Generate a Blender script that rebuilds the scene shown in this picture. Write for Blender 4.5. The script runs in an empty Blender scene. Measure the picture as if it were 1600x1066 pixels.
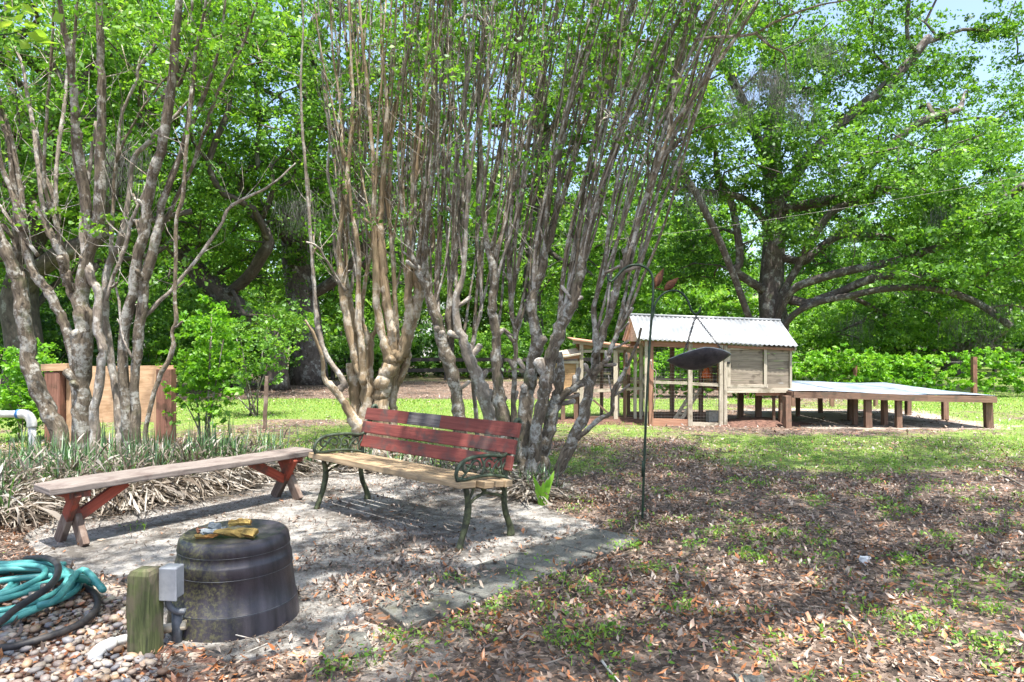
import bpy, math, random
import numpy as np
from mathutils import Vector

random.seed(7)
R = np.random.default_rng(11)
rad = math.radians
EYE, FPX, HOR = 1.3, 1070.0, 540.0

# ------------------------------------------------------------------ camera, sky, sun
scene = bpy.context.scene
cam = bpy.data.objects.new('camera', bpy.data.cameras.new('camera'))
scene.collection.objects.link(cam)
cam.location = (0, 0, EYE)
cam.rotation_euler = (rad(90), 0, 0)
cam.data.sensor_width = 36
cam.data.lens = FPX / 1600 * 36
cam.data.shift_y = 7 / 1600
cam.data.clip_end = 2000
scene.camera = cam

SUN_EL, SUN_AZ = 72, 158        # elevation, azimuth measured clockwise from +Y
world = bpy.data.worlds.new('World')
scene.world = world
world.use_nodes = True
wn = world.node_tree
bgn = wn.nodes['Background']
sky = wn.nodes.new('ShaderNodeTexSky')
sky.sky_type = 'NISHITA'
sky.sun_disc = False
sky.sun_elevation = rad(SUN_EL)
sky.sun_rotation = rad(SUN_AZ)
sky.dust_density = 3.0
sky.air_density = 1.0
sky.ozone_density = 1.0
wn.links.new(sky.outputs[0], bgn.inputs[0])
bgn.inputs[1].default_value = 0.15
sun = bpy.data.objects.new('sun', bpy.data.lights.new('sun', 'SUN'))
scene.collection.objects.link(sun)
sun.data.energy = 4.4
sun.data.angle = rad(0.55)
sun.data.color = (1.0, 0.95, 0.87)
sd = Vector((math.cos(rad(SUN_EL)) * math.sin(rad(SUN_AZ)), math.cos(rad(SUN_EL)) * math.cos(rad(SUN_AZ)), math.sin(rad(SUN_EL))))
sun.rotation_euler = (-sd).to_track_quat('-Z', 'Y').to_euler()
scene.view_settings.view_transform = 'Standard'
scene.view_settings.look = 'None'
scene.view_settings.gamma = 1
scene.view_settings.use_curve_mapping = False
scene.view_settings.exposure = 1.45
scene.cycles.max_bounces = 7
scene.cycles.diffuse_bounces = 4
scene.cycles.glossy_bounces = 2
scene.cycles.transmission_bounces = 5
scene.cycles.transparent_max_bounces = 6
scene.cycles.caustics_reflective = False
scene.cycles.caustics_refractive = False
scene.cycles.sample_clamp_indirect = 6
scene.cycles.use_denoising = True

# ------------------------------------------------------------------ helpers
def at(px, py, Y):
    return np.array([(px - 800) * Y / FPX, Y, EYE - (py - HOR) * Y / FPX])

def gp(px, py, z=0.0):
    Y = (EYE - z) * FPX / (py - HOR)
    return np.array([(px - 800) * Y / FPX, Y, z])

def hashn(ix, iy, seed):
    h = (ix.astype(np.int64) * 374761393 + iy.astype(np.int64) * 668265263 + seed * 1442695041) & 0xffffffff
    h = ((h ^ (h >> 13)) * 1274126177) & 0xffffffff
    return ((h ^ (h >> 16)) & 0xffff) / 65535.0

def vnoise(x, y, s, seed=0):
    x = np.asarray(x, float) * s; y = np.asarray(y, float) * s
    ix, iy = np.floor(x), np.floor(y)
    fx, fy = x - ix, y - iy
    fx = fx * fx * (3 - 2 * fx); fy = fy * fy * (3 - 2 * fy)
    a = hashn(ix, iy, seed); b = hashn(ix + 1, iy, seed); c = hashn(ix, iy + 1, seed); d = hashn(ix + 1, iy + 1, seed)
    return (a * (1 - fx) + b * fx) * (1 - fy) + (c * (1 - fx) + d * fx) * fy

def fbm(x, y, s, seed=0, o=4):
    t, a, n = 0, 1.0, 0
    for k in range(o):
        t = t + a * vnoise(x, y, s * 2 ** k, seed + k * 17); n += a; a *= .55
    return t / n

def sstep(a, b, x):
    t = np.clip((np.asarray(x, float) - a) / (b - a), 0, 1)
    return t * t * (3 - 2 * t)

def inpoly(x, y, poly):
    x = np.asarray(x); y = np.asarray(y)
    r = np.zeros(x.shape, bool)
    n = len(poly)
    for i in range(n):
        x0, y0 = poly[i][:2]; x1, y1 = poly[(i + 1) % n][:2]
        c = ((y0 > y) != (y1 > y)) & (x < (x1 - x0) * (y - y0) / (y1 - y0 + 1e-12) + x0)
        r ^= c
    return r

ORG = {}
def link(o, parent=None):
    scene.collection.objects.link(o)
    if parent is not None:
        o.parent = parent
    return o

def tag(o, label=None, cat=None, group=None, kind=None):
    if label: o['label'] = label
    if cat: o['category'] = cat
    if group: o['group'] = group
    if kind: o['kind'] = kind
    return o

def thing(name, label, cat, loc=(0, 0, 0), group=None):
    o = link(bpy.data.objects.new(name, None))
    o.location = loc
    o.empty_display_size = .1
    ORG[o] = np.array(loc, float)
    return tag(o, label, cat, group)

def origin(p):
    return ORG.get(p, np.zeros(3)) if p is not None else np.zeros(3)

class MB:
    def __init__(s):
        s.v, s.f, s.uv, s.n = [], [], [], 0
    def add(s, V, F, UV):
        s.v.append(np.asarray(V, float))
        for f, u in zip(F, UV):
            s.f.append([i + s.n for i in f]); s.uv.append(u)
        s.n += len(V)
        return s
    # a board from p0 to p1: width along w, thickness along the third axis; small irregularities
    def board(s, p0, p1, w, t, wdir=(0, 0, 1), seg=1, wob=0.0, off=None):
        p0 = np.array(p0, float); p1 = np.array(p1, float)
        d = p1 - p0; L = np.linalg.norm(d); d = d / L
        wd = np.array(wdir, float); wd = wd - d * wd.dot(d); wd /= np.linalg.norm(wd)
        td = np.cross(d, wd)
        if off is None: off = R.random() * 10
        V, F, UV = [], [], []
        cs = [(-.5, -.5), (.5, -.5), (.5, .5), (-.5, .5)]
        for k in range(seg + 1):
            c = p0 + d * L * k / seg
            for a, b in cs:
                j = R.normal(0, wob, 2) if wob else (0, 0)
                V.append(c + wd * (a * w + j[0]) + td * (b * t + j[1]))
        cu = [0, w, w + t, 2 * w + t, 2 * w + 2 * t]
        for k in range(seg):
            for j in range(4):
                a = k * 4 + j; b = k * 4 + (j + 1) % 4
                F.append([a, b, b + 4, a + 4])
                u0, u1 = L * k / seg, L * (k + 1) / seg
                UV.append([(u0, off + cu[j]), (u0, off + cu[j + 1]), (u1, off + cu[j + 1]), (u1, off + cu[j])])
        F.append([3, 2, 1, 0]); UV.append([(0, off + 5), (w, off + 5), (w, off + 5 + t), (0, off + 5 + t)])
        q = seg * 4
        F.append([q, q + 1, q + 2, q + 3]); UV.append([(0, off + 6), (w, off + 6), (w, off + 6 + t), (0, off + 6 + t)])
        return s.add(V, F, UV)
    def box(s, c, size, rz=0.0):
        c = np.array(c, float)
        d = np.array([math.cos(rz), math.sin(rz), 0]) * size[0] / 2
        return s.board(c - d, c + d, size[1], size[2], wdir=(-math.sin(rz), math.cos(rz), 0))
    def tube(s, pts, r, sides=8, cap=True, vs=1.0):
        P = np.array(pts, float); n = len(P)
        rr = np.full(n, r, float) if np.isscalar(r) else np.array(r, float)
        T = np.gradient(P, axis=0); T /= (np.linalg.norm(T, axis=1)[:, None] + 1e-9)
        ref = np.array([1.0, 0, 0]) if abs(T[0][0]) < .8 else np.array([0, 1.0, 0])
        N = ref - T[0] * ref.dot(T[0]); N /= np.linalg.norm(N)
        V = []; ang = np.arange(sides) * 2 * math.pi / sides
        L = np.concatenate([[0], np.cumsum(np.linalg.norm(np.diff(P, axis=0), axis=1))]) * vs
        for k in range(n):
            N = N - T[k] * N.dot(T[k]); N /= (np.linalg.norm(N) + 1e-9)
            B = np.cross(T[k], N)
            for a in ang:
                V.append(P[k] + (N * math.cos(a) + B * math.sin(a)) * rr[k])
        F, UV = [], []
        circ = 2 * math.pi * float(np.mean(rr)) * vs
        for k in range(n - 1):
            for j in range(sides):
                j2 = (j + 1) % sides
                F.append([k * sides + j, k * sides + j2, (k + 1) * sides + j2, (k + 1) * sides + j])
                a, b = j / sides * circ, (j + 1) / sides * circ
                UV.append([(L[k], a), (L[k], b), (L[k + 1], b), (L[k + 1], a)])
        if cap:
            F.append(list(range(sides))[::-1]); UV.append([(0, 0)] * sides)
            F.append([(n - 1) * sides + j for j in range(sides)]); UV.append([(0, 0)] * sides)
        return s.add(V, F, UV)
    def lathe(s, prof, c=(0, 0, 0), sides=32):
        V, F, UV = [], [], []
        c = np.array(c, float); n = len(prof)
        for r, z in prof:
            for j in range(sides):
                a = 2 * math.pi * j / sides
                V.append(c + np.array([r * math.cos(a), r * math.sin(a), z]))
        for k in range(n - 1):
            for j in range(sides):
                j2 = (j + 1) % sides
                F.append([k * sides + j, k * sides + j2, (k + 1) * sides + j2, (k + 1) * sides + j])
                UV.append([(j / sides, prof[k][1]), ((j + 1) / sides, prof[k][1]), ((j + 1) / sides, prof[k + 1][1]), (j / sides, prof[k + 1][1])])
        return s.add(V, F, UV)
    def poly_prism(s, poly, z0, z1):
        n = len(poly); V = [(x, y, z0) for x, y in poly] + [(x, y, z1) for x, y in poly]
        F = [list(range(n))[::-1], [n + i for i in range(n)]] + [[i, (i + 1) % n, n + (i + 1) % n, n + i] for i in range(n)]
        return s.add(V, F, [[(V[i][0], V[i][1]) for i in f] for f in F])
    def mesh(s, name, org=(0, 0, 0), smooth=False):
        V = np.concatenate(s.v) - np.array(org, float)
        m = bpy.data.meshes.new(name)
        m.from_pydata(V.tolist(), [], s.f)
        uvl = m.uv_layers.new(name='UVMap')
        uvl.data.foreach_set('uv', np.array([c for u in s.uv for c in u], float).ravel())
        if smooth:
            m.polygons.foreach_set('use_smooth', [True] * len(m.polygons))
        m.update()
        return m
    def build(s, name, mat, parent=None, smooth=False, bevel=0.0, loc=None, kind=None):
        org = origin(parent) if loc is None else np.array(loc, float)
        m = s.mesh(name, org, smooth)
        m.materials.append(mat)
        o = link(bpy.data.objects.new(name, m), parent)
        if loc is not None:
            o.location = tuple(np.array(loc) - origin(parent))
        ORG[o] = org
        if bevel:
            b = o.modifiers.new('bevel', 'BEVEL'); b.width = bevel; b.segments = 2; b.limit_method = 'ANGLE'
            b.harden_normals = False
        if kind: o['kind'] = kind
        return o

def mesh_np(name, V, F, rnd=None, smooth=False):
    m = bpy.data.meshes.new(name)
    n, k = F.shape
    m.vertices.add(len(V)); m.vertices.foreach_set('co', np.ascontiguousarray(V, dtype=np.float32).ravel())
    m.loops.add(n * k); m.loops.foreach_set('vertex_index', F.astype(np.int32).ravel())
    m.polygons.add(n)
    m.polygons.foreach_set('loop_start', (np.arange(n) * k).astype(np.int32))
    m.polygons.foreach_set('loop_total', np.full(n, k, np.int32))
    if smooth: m.polygons.foreach_set('use_smooth', np.ones(n, bool))
    m.update(calc_edges=True)
    if rnd is not None:
        a = m.attributes.new('rnd', 'FLOAT', 'FACE'); a.data.foreach_set('value', rnd.astype(np.float32))
    return m

def obj_np(name, V, F, mat, parent=None, rnd=None, smooth=False, kind=None):
    org = origin(parent)
    m = mesh_np(name, V - org, F, rnd, smooth); m.materials.append(mat)
    o = link(bpy.data.objects.new(name, m), parent); ORG[o] = org
    if kind: o['kind'] = kind
    return o

# ------------------------------------------------------------------ materials
def nodes_mat(name):
    m = bpy.data.materials.new(name); m.use_nodes = True
    nt = m.node_tree
    return m, nt, nt.nodes['Principled BSDF'], nt.links.new

def ramp(nt, stops, interp='LINEAR'):
    r = nt.nodes.new('ShaderNodeValToRGB'); cr = r.color_ramp; cr.interpolation = interp
    while len(cr.elements) < len(stops): cr.elements.new(.5)
    for e, (p, c) in zip(cr.elements, stops):
        e.position = p; e.color = (*c, 1) if len(c) == 3 else c
    return r

def noise(nt, vec, scale, detail=4, rough=.6, dist=0.0):
    n = nt.nodes.new('ShaderNodeTexNoise')
    n.inputs['Scale'].default_value = scale; n.inputs['Detail'].default_value = detail
    n.inputs['Roughness'].default_value = rough; n.inputs['Distortion'].default_value = dist
    nt.links.new(vec, n.inputs['Vector'])
    return n

def mapping(nt, vec, sc):
    m = nt.nodes.new('ShaderNodeMapping'); m.inputs['Scale'].default_value = sc
    nt.links.new(vec, m.inputs['Vector']); return m.outputs[0]

def mixc(nt, f, a, b, mode='MIX'):
    m = nt.nodes.new('ShaderNodeMix'); m.data_type = 'RGBA'; m.blend_type = mode
    for sock, v in ((m.inputs[0], f), (m.inputs[6], a), (m.inputs[7], b)):
        if isinstance(v, (int, float)): sock.default_value = v
        elif isinstance(v, tuple): sock.default_value = (*v, 1)
        else: nt.links.new(v, sock)
    return m.outputs[2]

def math_n(nt, op, a, b=0.0):
    m = nt.nodes.new('ShaderNodeMath'); m.operation = op
    for s, v in ((m.inputs[0], a), (m.inputs[1], b)):
        if isinstance(v, (int, float)): s.default_value = v
        else: nt.links.new(v, s)
    return m.outputs[0]

def bump(nt, h, bsdf, strength=.5, dist=.01):
    b = nt.nodes.new('ShaderNodeBump'); b.inputs['Strength'].default_value = strength; b.inputs['Distance'].default_value = dist
    nt.links.new(h, b.inputs['Height']); nt.links.new(b.outputs[0], bsdf.inputs['Normal'])

def wood(name, dark, light, grain=60, rough=.8, patch=None, patch_amt=.5, stretch=.05, bs=.5):
    m, nt, p, L = nodes_mat(name)
    tc = nt.nodes.new('ShaderNodeTexCoord'); oi = nt.nodes.new('ShaderNodeObjectInfo')
    va = nt.nodes.new('ShaderNodeVectorMath'); va.operation = 'ADD'
    L(tc.outputs['UV'], va.inputs[0])
    cx = nt.nodes.new('ShaderNodeCombineXYZ')
    L(math_n(nt, 'MULTIPLY', oi.outputs['Random'], 7.0), cx.inputs[0]); L(math_n(nt, 'MULTIPLY', oi.outputs['Random'], 13.0), cx.inputs[1])
    L(cx.outputs[0], va.inputs[1])
    v = mapping(nt, va.outputs[0], (stretch, 1, 1))
    n1 = noise(nt, v, grain, 5, .65, .8)
    n2 = noise(nt, va.outputs[0], 5, 4, .6)
    r1 = ramp(nt, [(.3, dark), (.68, light)]); L(n1.outputs[0], r1.inputs[0])
    var = math_n(nt, 'ADD', math_n(nt, 'MULTIPLY', oi.outputs['Random'], .35), .8)
    mm = nt.nodes.new('ShaderNodeVectorMath'); mm.operation = 'SCALE'
    L(r1.outputs[0], mm.inputs[0]); L(var, mm.inputs['Scale'])
    col = mm.outputs[0]
    if patch:
        r2 = ramp(nt, [(.62 - patch_amt * .3, (0, 0, 0)), (.72 - patch_amt * .3, (1, 1, 1))]); L(n2.outputs[0], r2.inputs[0])
        n3 = noise(nt, v, grain * .6, 3, .6)
        f = math_n(nt, 'MULTIPLY', r2.outputs[0], n3.outputs[0])
        f = math_n(nt, 'MULTIPLY', f, 1.5)
        col = mixc(nt, f, col, patch)
    L(col, p.inputs['Base Color']); p.inputs['Roughness'].default_value = rough
    bump(nt, n1.outputs[0], p, bs, .004)
    return m

def metal(name, c1, c2, rough=.5, metallic=.0, scale=20, bs=.3):
    m, nt, p, L = nodes_mat(name)
    tc = nt.nodes.new('ShaderNodeTexCoord')
    n = noise(nt, tc.outputs['Object'], scale, 5, .65)
    r = ramp(nt, [(.38, c1), (.62, c2)]); L(n.outputs[0], r.inputs[0])
    L(r.outputs[0], p.inputs['Base Color']); p.inputs['Roughness'].default_value = rough; p.inputs['Metallic'].default_value = metallic
    bump(nt, n.outputs[0], p, bs, .003)
    return m

def bark(name, dark, light, lichen, lic_amt=.5, lic2=None, scale=9, vsq=.25):
    m, nt, p, L = nodes_mat(name)
    tc = nt.nodes.new('ShaderNodeTexCoord')
    v = mapping(nt, tc.outputs['UV'], (vsq, 1, 1))
    n1 = noise(nt, v, scale * 4, 5, .7, .6)
    n2 = noise(nt, tc.outputs['Object'], scale * .6, 5, .7)
    n3 = noise(nt, tc.outputs['Object'], scale * 2.6, 3, .6)
    r1 = ramp(nt, [(.32, dark), (.66, light)]); L(n1.outputs[0], r1.inputs[0])
    r2 = ramp(nt, [(.60 - lic_amt * .2, (0, 0, 0)), (.66 - lic_amt * .2, (1, 1, 1))]); L(n2.outputs[0], r2.inputs[0])
    r3 = ramp(nt, [(.4, (.25, .25, .25)), (.55, (1, 1, 1))]); L(n3.outputs[0], r3.inputs[0])
    f = math_n(nt, 'MULTIPLY', r2.outputs[0], r3.outputs[0])
    col = mixc(nt, f, r1.outputs[0], lichen)
    if lic2:
        n4 = noise(nt, tc.outputs['Object'], scale * .45, 3, .6)
        r4 = ramp(nt, [(.58, (0, 0, 0)), (.68, (.8, .8, .8))]); L(n4.outputs[1], r4.inputs[0])
        col = mixc(nt, r4.outputs[0], col, lic2)
    L(col, p.inputs['Base Color']); p.inputs['Roughness'].default_value = .9
    h = math_n(nt, 'ADD', n1.outputs[0], math_n(nt, 'MULTIPLY', n2.outputs[0], .6))
    bump(nt, h, p, .9, .012)
    return m

def leafmat(name, cols, transl=.45, gloss=.03, tint=(1.08, 1.12, .55)):
    m = bpy.data.materials.new(name); m.use_nodes = True
    nt = m.node_tree; nt.nodes.clear(); L = nt.links.new
    out = nt.nodes.new('ShaderNodeOutputMaterial')
    at_ = nt.nodes.new('ShaderNodeAttribute'); at_.attribute_name = 'rnd'
    k = len(cols)
    r = ramp(nt, [(i / (k - 1), c) for i, c in enumerate(cols)]); L(at_.outputs['Fac'], r.inputs[0])
    d = nt.nodes.new('ShaderNodeBsdfDiffuse'); t = nt.nodes.new('ShaderNodeBsdfTranslucent'); g = nt.nodes.new('ShaderNodeBsdfGlossy')
    g.inputs['Roughness'].default_value = .5; g.inputs['Color'].default_value = (.9, .95, 1, 1)
    L(r.outputs[0], d.inputs[0])
    L(mixc(nt, 1.0, r.outputs[0], tint, 'MULTIPLY'), t.inputs[0])
    m1 = nt.nodes.new('ShaderNodeMixShader'); m1.inputs[0].default_value = transl
    L(d.outputs[0], m1.inputs[1]); L(t.outputs[0], m1.inputs[2])
    m2 = nt.nodes.new('ShaderNodeMixShader'); m2.inputs[0].default_value = gloss
    L(m1.outputs[0], m2.inputs[1]); L(g.outputs[0], m2.inputs[2])
    L(m2.outputs[0], out.inputs[0])
    return m

def plain(name, c, rough=.6, metallic=0.0):
    return metal(name, tuple(x * .8 for x in c), tuple(min(1, x * 1.12) for x in c), rough, metallic, 12, .1)

M = {}
M['crape'] = bark('grey crape bark', (.04, .028, .018), (.23, .19, .14), (.41, .4, .36), .5, (.09, .1, .04), 11)
M['crape_up'] = bark('brown upper crape bark', (.055, .038, .024), (.26, .21, .145), (.42, .4, .35), .45, (.1, .1, .05), 12)
M['crape_pale'] = bark('pale weathered crape bark', (.13, .105, .08), (.36, .31, .26), (.5, .48, .44), .5)
M['tan'] = bark('smooth tan crape bark', (.13, .09, .05), (.42, .315, .195), (.52, .46, .37), .5, (.16, .13, .07), 6, .07)
M['oak'] = bark('oak bark', (.04, .032, .028), (.15, .125, .11), (.3, .3, .28), .35, (.07, .09, .04), 6)
M['oakfar'] = bark('dark oak bark', (.03, .024, .02), (.11, .09, .075), (.2, .2, .18), .2, None, 4)
M['twig'] = bark('twig bark', (.08, .06, .045), (.2, .16, .13), (.38, .36, .33), .5, None, 14)
LG = [(.014, .045, .008), (.025, .085, .012), (.05, .14, .018), (.1, .2, .03)]
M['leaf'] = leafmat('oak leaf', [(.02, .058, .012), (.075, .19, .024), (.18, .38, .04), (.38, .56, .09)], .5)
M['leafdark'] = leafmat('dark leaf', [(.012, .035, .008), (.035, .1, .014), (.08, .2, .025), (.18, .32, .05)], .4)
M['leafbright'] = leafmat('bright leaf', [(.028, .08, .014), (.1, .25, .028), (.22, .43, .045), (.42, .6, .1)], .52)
M['leafcrape'] = leafmat('crape leaf', [(.03, .095, .012), (.09, .24, .022), (.19, .4, .035), (.34, .52, .07)], .52)
M['vine'] = leafmat('vine leaf', [(.07, .22, .012), (.13, .34, .02), (.22, .46, .03), (.36, .58, .07)], .5)
M['grass'] = leafmat('grass blade', [(.07, .19, .015), (.15, .33, .03), (.3, .45, .06), (.55, .55, .2)], .4, .04)
M['straw'] = leafmat('dry grass blade', [(.09, .065, .045), (.2, .165, .13), (.34, .3, .255), (.5, .47, .42)], .25, .03, (1, .95, .8))
M['strap'] = leafmat('strap leaf', [(.015, .05, .012), (.035, .11, .02), (.08, .2, .04), (.18, .34, .08)], .35, .1)
M['litter'] = leafmat('fallen oak leaf', [(.032, .021, .014), (.1, .062, .042), (.21, .145, .105), (.43, .34, .265), (.34, .115, .035), (.46, .2, .075)], .15, .07, (1, .8, .5))
M['moss'] = leafmat('spanish moss', [(.06, .06, .055), (.11, .11, .1), (.18, .18, .165), (.26, .26, .24)], .3, 0, (1, 1, 1))
M['red'] = wood('red painted board', (.13, .028, .022), (.25, .062, .048), 45, .75, (.07, .05, .045), .35)
M['grey_dark'] = wood('bare dark weathered board', (.025, .022, .024), (.12, .11, .115), 60, .85)
M['seatwood'] = wood('yellow-grey seat plank', (.17, .11, .06), (.42, .31, .19), 70, .75, (.16, .13, .09), .25)
M['greywood'] = wood('grey weathered bench board', (.09, .075, .068), (.29, .245, .22), 90, .85, (.12, .09, .08), .35)
M['redleg'] = wood('red stained timber', (.2, .035, .02), (.42, .085, .045), 50, .75, (.08, .05, .035), .5)
M['legwood'] = wood('muddy grey brown timber', (.07, .045, .035), (.2, .14, .11), 60, .85, (.3, .24, .2), .3)
M['coopframe'] = wood('pale coop timber', (.33, .28, .21), (.62, .56, .46), 60, .8, (.2, .17, .12), .3)
M['cooppanel'] = wood('grey brown coop siding', (.17, .14, .11), (.4, .34, .27), 70, .85, (.1, .08, .06), .25)
M['coopred'] = wood('reddish coop timber', (.28, .13, .08), (.5, .28, .19), 60, .8)
M['cooptan'] = wood('tan coop siding', (.3, .17, .08), (.52, .34, .18), 70, .8, (.2, .12, .06), .2)
M['post'] = wood('brown treated post', (.12, .068, .045), (.28, .17, .12), 60, .85, (.1, .08, .06), .3)
M['plywood'] = wood('plywood face', (.4, .24, .13), (.66, .45, .28), 30, .75, (.34, .2, .1), .2, .12, .1)
M['redpost'] = wood('red brown post', (.15, .06, .04), (.34, .17, .12), 50, .8, (.09, .05, .03), .4)
M['mossy'] = wood('mossy post', (.03, .036, .016), (.15, .18, .065), 60, .95, (.14, .115, .08), .6, .07, .9)
M['chunk'] = wood('yellow rotten wood', (.1, .06, .015), (.44, .31, .09), 50, .9, (.35, .14, .035), .25, .2, 1)
M['drift'] = wood('grey driftwood', (.13, .15, .16), (.36, .4, .42), 50, .85, None, .5, .2, .8)
M['iron'] = metal('green weathered iron', (.022, .032, .02), (.075, .105, .068), .6, .2, 25, .5)
M['ironleg'] = metal('mossy iron leg', (.02, .022, .012), (.085, .1, .045), .65, .1, 22, .6)
M['pole'] = metal('dark green pole', (.015, .03, .02), (.04, .07, .045), .5, .4)
M['pan'] = metal('black scale pan', (.03, .032, .042), (.1, .1, .115), .42, .4, 9, .3)
M['pan_in'] = metal('galvanised pan inside', (.22, .25, .28), (.45, .48, .5), .5, .5, 14, .2)
M['rust'] = metal('rusty ornament', (.07, .028, .015), (.19, .075, .035), .85, .1, 30, .6)
M['chain'] = metal('chain steel', (.04, .04, .045), (.12, .12, .12), .5, .6)
M['wire'] = metal('galvanised wire', (.2, .19, .17), (.34, .32, .3), .6, .4)
M['roof'] = metal('white corrugated metal', (.2, .215, .23), (.37, .385, .4), .45, .15, 3, .02)
M['deck'] = metal('pale sheet top', (.15, .19, .25), (.32, .38, .46), .5, 0, 2.5, .05)
M['hose'] = metal('teal hose', (.035, .2, .2), (.1, .36, .34), .42, 0, 6, .05)
M['hosedark'] = metal('dark teal sleeve', (.01, .08, .07), (.02, .14, .11), .5)
M['blackhose'] = metal('black hose', (.012, .013, .018), (.05, .045, .045), .55, 0, 14, .1)
M['brass'] = metal('tarnished hose clamp', (.1, .08, .06), (.3, .27, .22), .4, .7)
M['pvc'] = metal('white pvc', (.55, .56, .55), (.74, .74, .72), .4, 0, 8, .05)
M['bluering'] = plain('blue primer', (.03, .16, .42), .5)
M['greybox'] = metal('grey plastic', (.22, .235, .26), (.3, .315, .345), .45, 0, 10, .05)
M['greydark'] = metal('dark grey plastic', (.06, .07, .08), (.12, .13, .15), .5)
M['cream'] = plain('cream pvc', (.6, .52, .38), .5)
M['white'] = plain('white painted wall', (.75, .77, .8), .6)
M['far_roof'] = plain('grey shingle', (.22, .22, .24), .8)
M['orange'] = plain('orange plastic', (.7, .14, .03), .5)
M['black'] = plain('black latch', (.02, .02, .02), .5)
M['cinder'] = metal('concrete block', (.25, .25, .23), (.4, .39, .36), .9, 0, 30, .4)
M['rail'] = wood('dark rail', (.02, .018, .016), (.07, .06, .055), 40, .85)
M['tissue'] = plain('white paper', (.8, .8, .8), .8)

def pebblemat():
    m, nt, p, L = nodes_mat('river pebble')
    oi = nt.nodes.new('ShaderNodeObjectInfo'); tc = nt.nodes.new('ShaderNodeTexCoord')
    at_ = nt.nodes.new('ShaderNodeAttribute'); at_.attribute_name = 'rnd'
    f = math_n(nt, 'FRACT', math_n(nt, 'ADD', oi.outputs['Random'], at_.outputs['Fac']))
    r = ramp(nt, [(0, (.24, .2, .16)), (.2, (.34, .3, .27)), (.38, (.17, .17, .185)), (.52, (.3, .19, .11)), (.65, (.4, .35, .29)), (.8, (.22, .12, .06)), (1, (.22, .23, .25))])
    L(f, r.inputs[0])
    n = noise(nt, tc.outputs['Object'], 40, 4, .6)
    L(mixc(nt, .35, r.outputs[0], n.outputs[1], 'SOFT_LIGHT'), p.inputs['Base Color'])
    p.inputs['Roughness'].default_value = .55
    return m
M['pebble'] = pebblemat()

def concrete(name, c_lo, c_hi, dirt, moss_c, dirt_lo=.5, dirt_hi=.62, big=2.2):
    m, nt, p, L = nodes_mat(name)
    tc = nt.nodes.new('ShaderNodeTexCoord'); o = tc.outputs['Object']
    n1 = noise(nt, o, 60, 5, .7); n2 = noise(nt, o, big, 6, .65, .4); n3 = noise(nt, o, 14, 5, .7); n4 = noise(nt, o, 180, 3, .8)
    r1 = ramp(nt, [(.3, c_lo), (.65, c_hi)]); L(n1.outputs[0], r1.inputs[0])
    mixn = math_n(nt, 'ADD', math_n(nt, 'MULTIPLY', n2.outputs[0], .65), math_n(nt, 'MULTIPLY', n3.outputs[0], .35))
    r2 = ramp(nt, [(dirt_lo, (0, 0, 0)), (dirt_hi, (.85, .85, .85))]); L(mixn, r2.inputs[0])
    r4 = ramp(nt, [(.36, (.45, .45, .45)), (.5, (1, 1, 1))]); L(n4.outputs[0], r4.inputs[0])
    c = mixc(nt, r2.outputs[0], r1.outputs[0], dirt)
    n5 = noise(nt, o, 5, 4, .7)
    r5 = ramp(nt, [(.56, (0, 0, 0)), (.68, (.7, .7, .7))]); L(n5.outputs[0], r5.inputs[0])
    c = mixc(nt, r5.outputs[0], c, moss_c)
    c = mixc(nt, .8, c, r4.outputs[0], 'MULTIPLY')
    L(c, p.inputs['Base Color']); p.inputs['Roughness'].default_value = .92
    bump(nt, math_n(nt, 'ADD', n1.outputs[0], n3.outputs[0]), p, .8, .012)
    return m
M['patio'] = concrete('sandy old concrete', (.22, .21, .2), (.4, .385, .36), (.06, .05, .04), (.15, .14, .13), .455, .58)
M['slab'] = concrete('weathered paving slab', (.1, .1, .088), (.2, .2, .18), (.05, .042, .03), (.08, .075, .035), .5, .62, 4)

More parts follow.
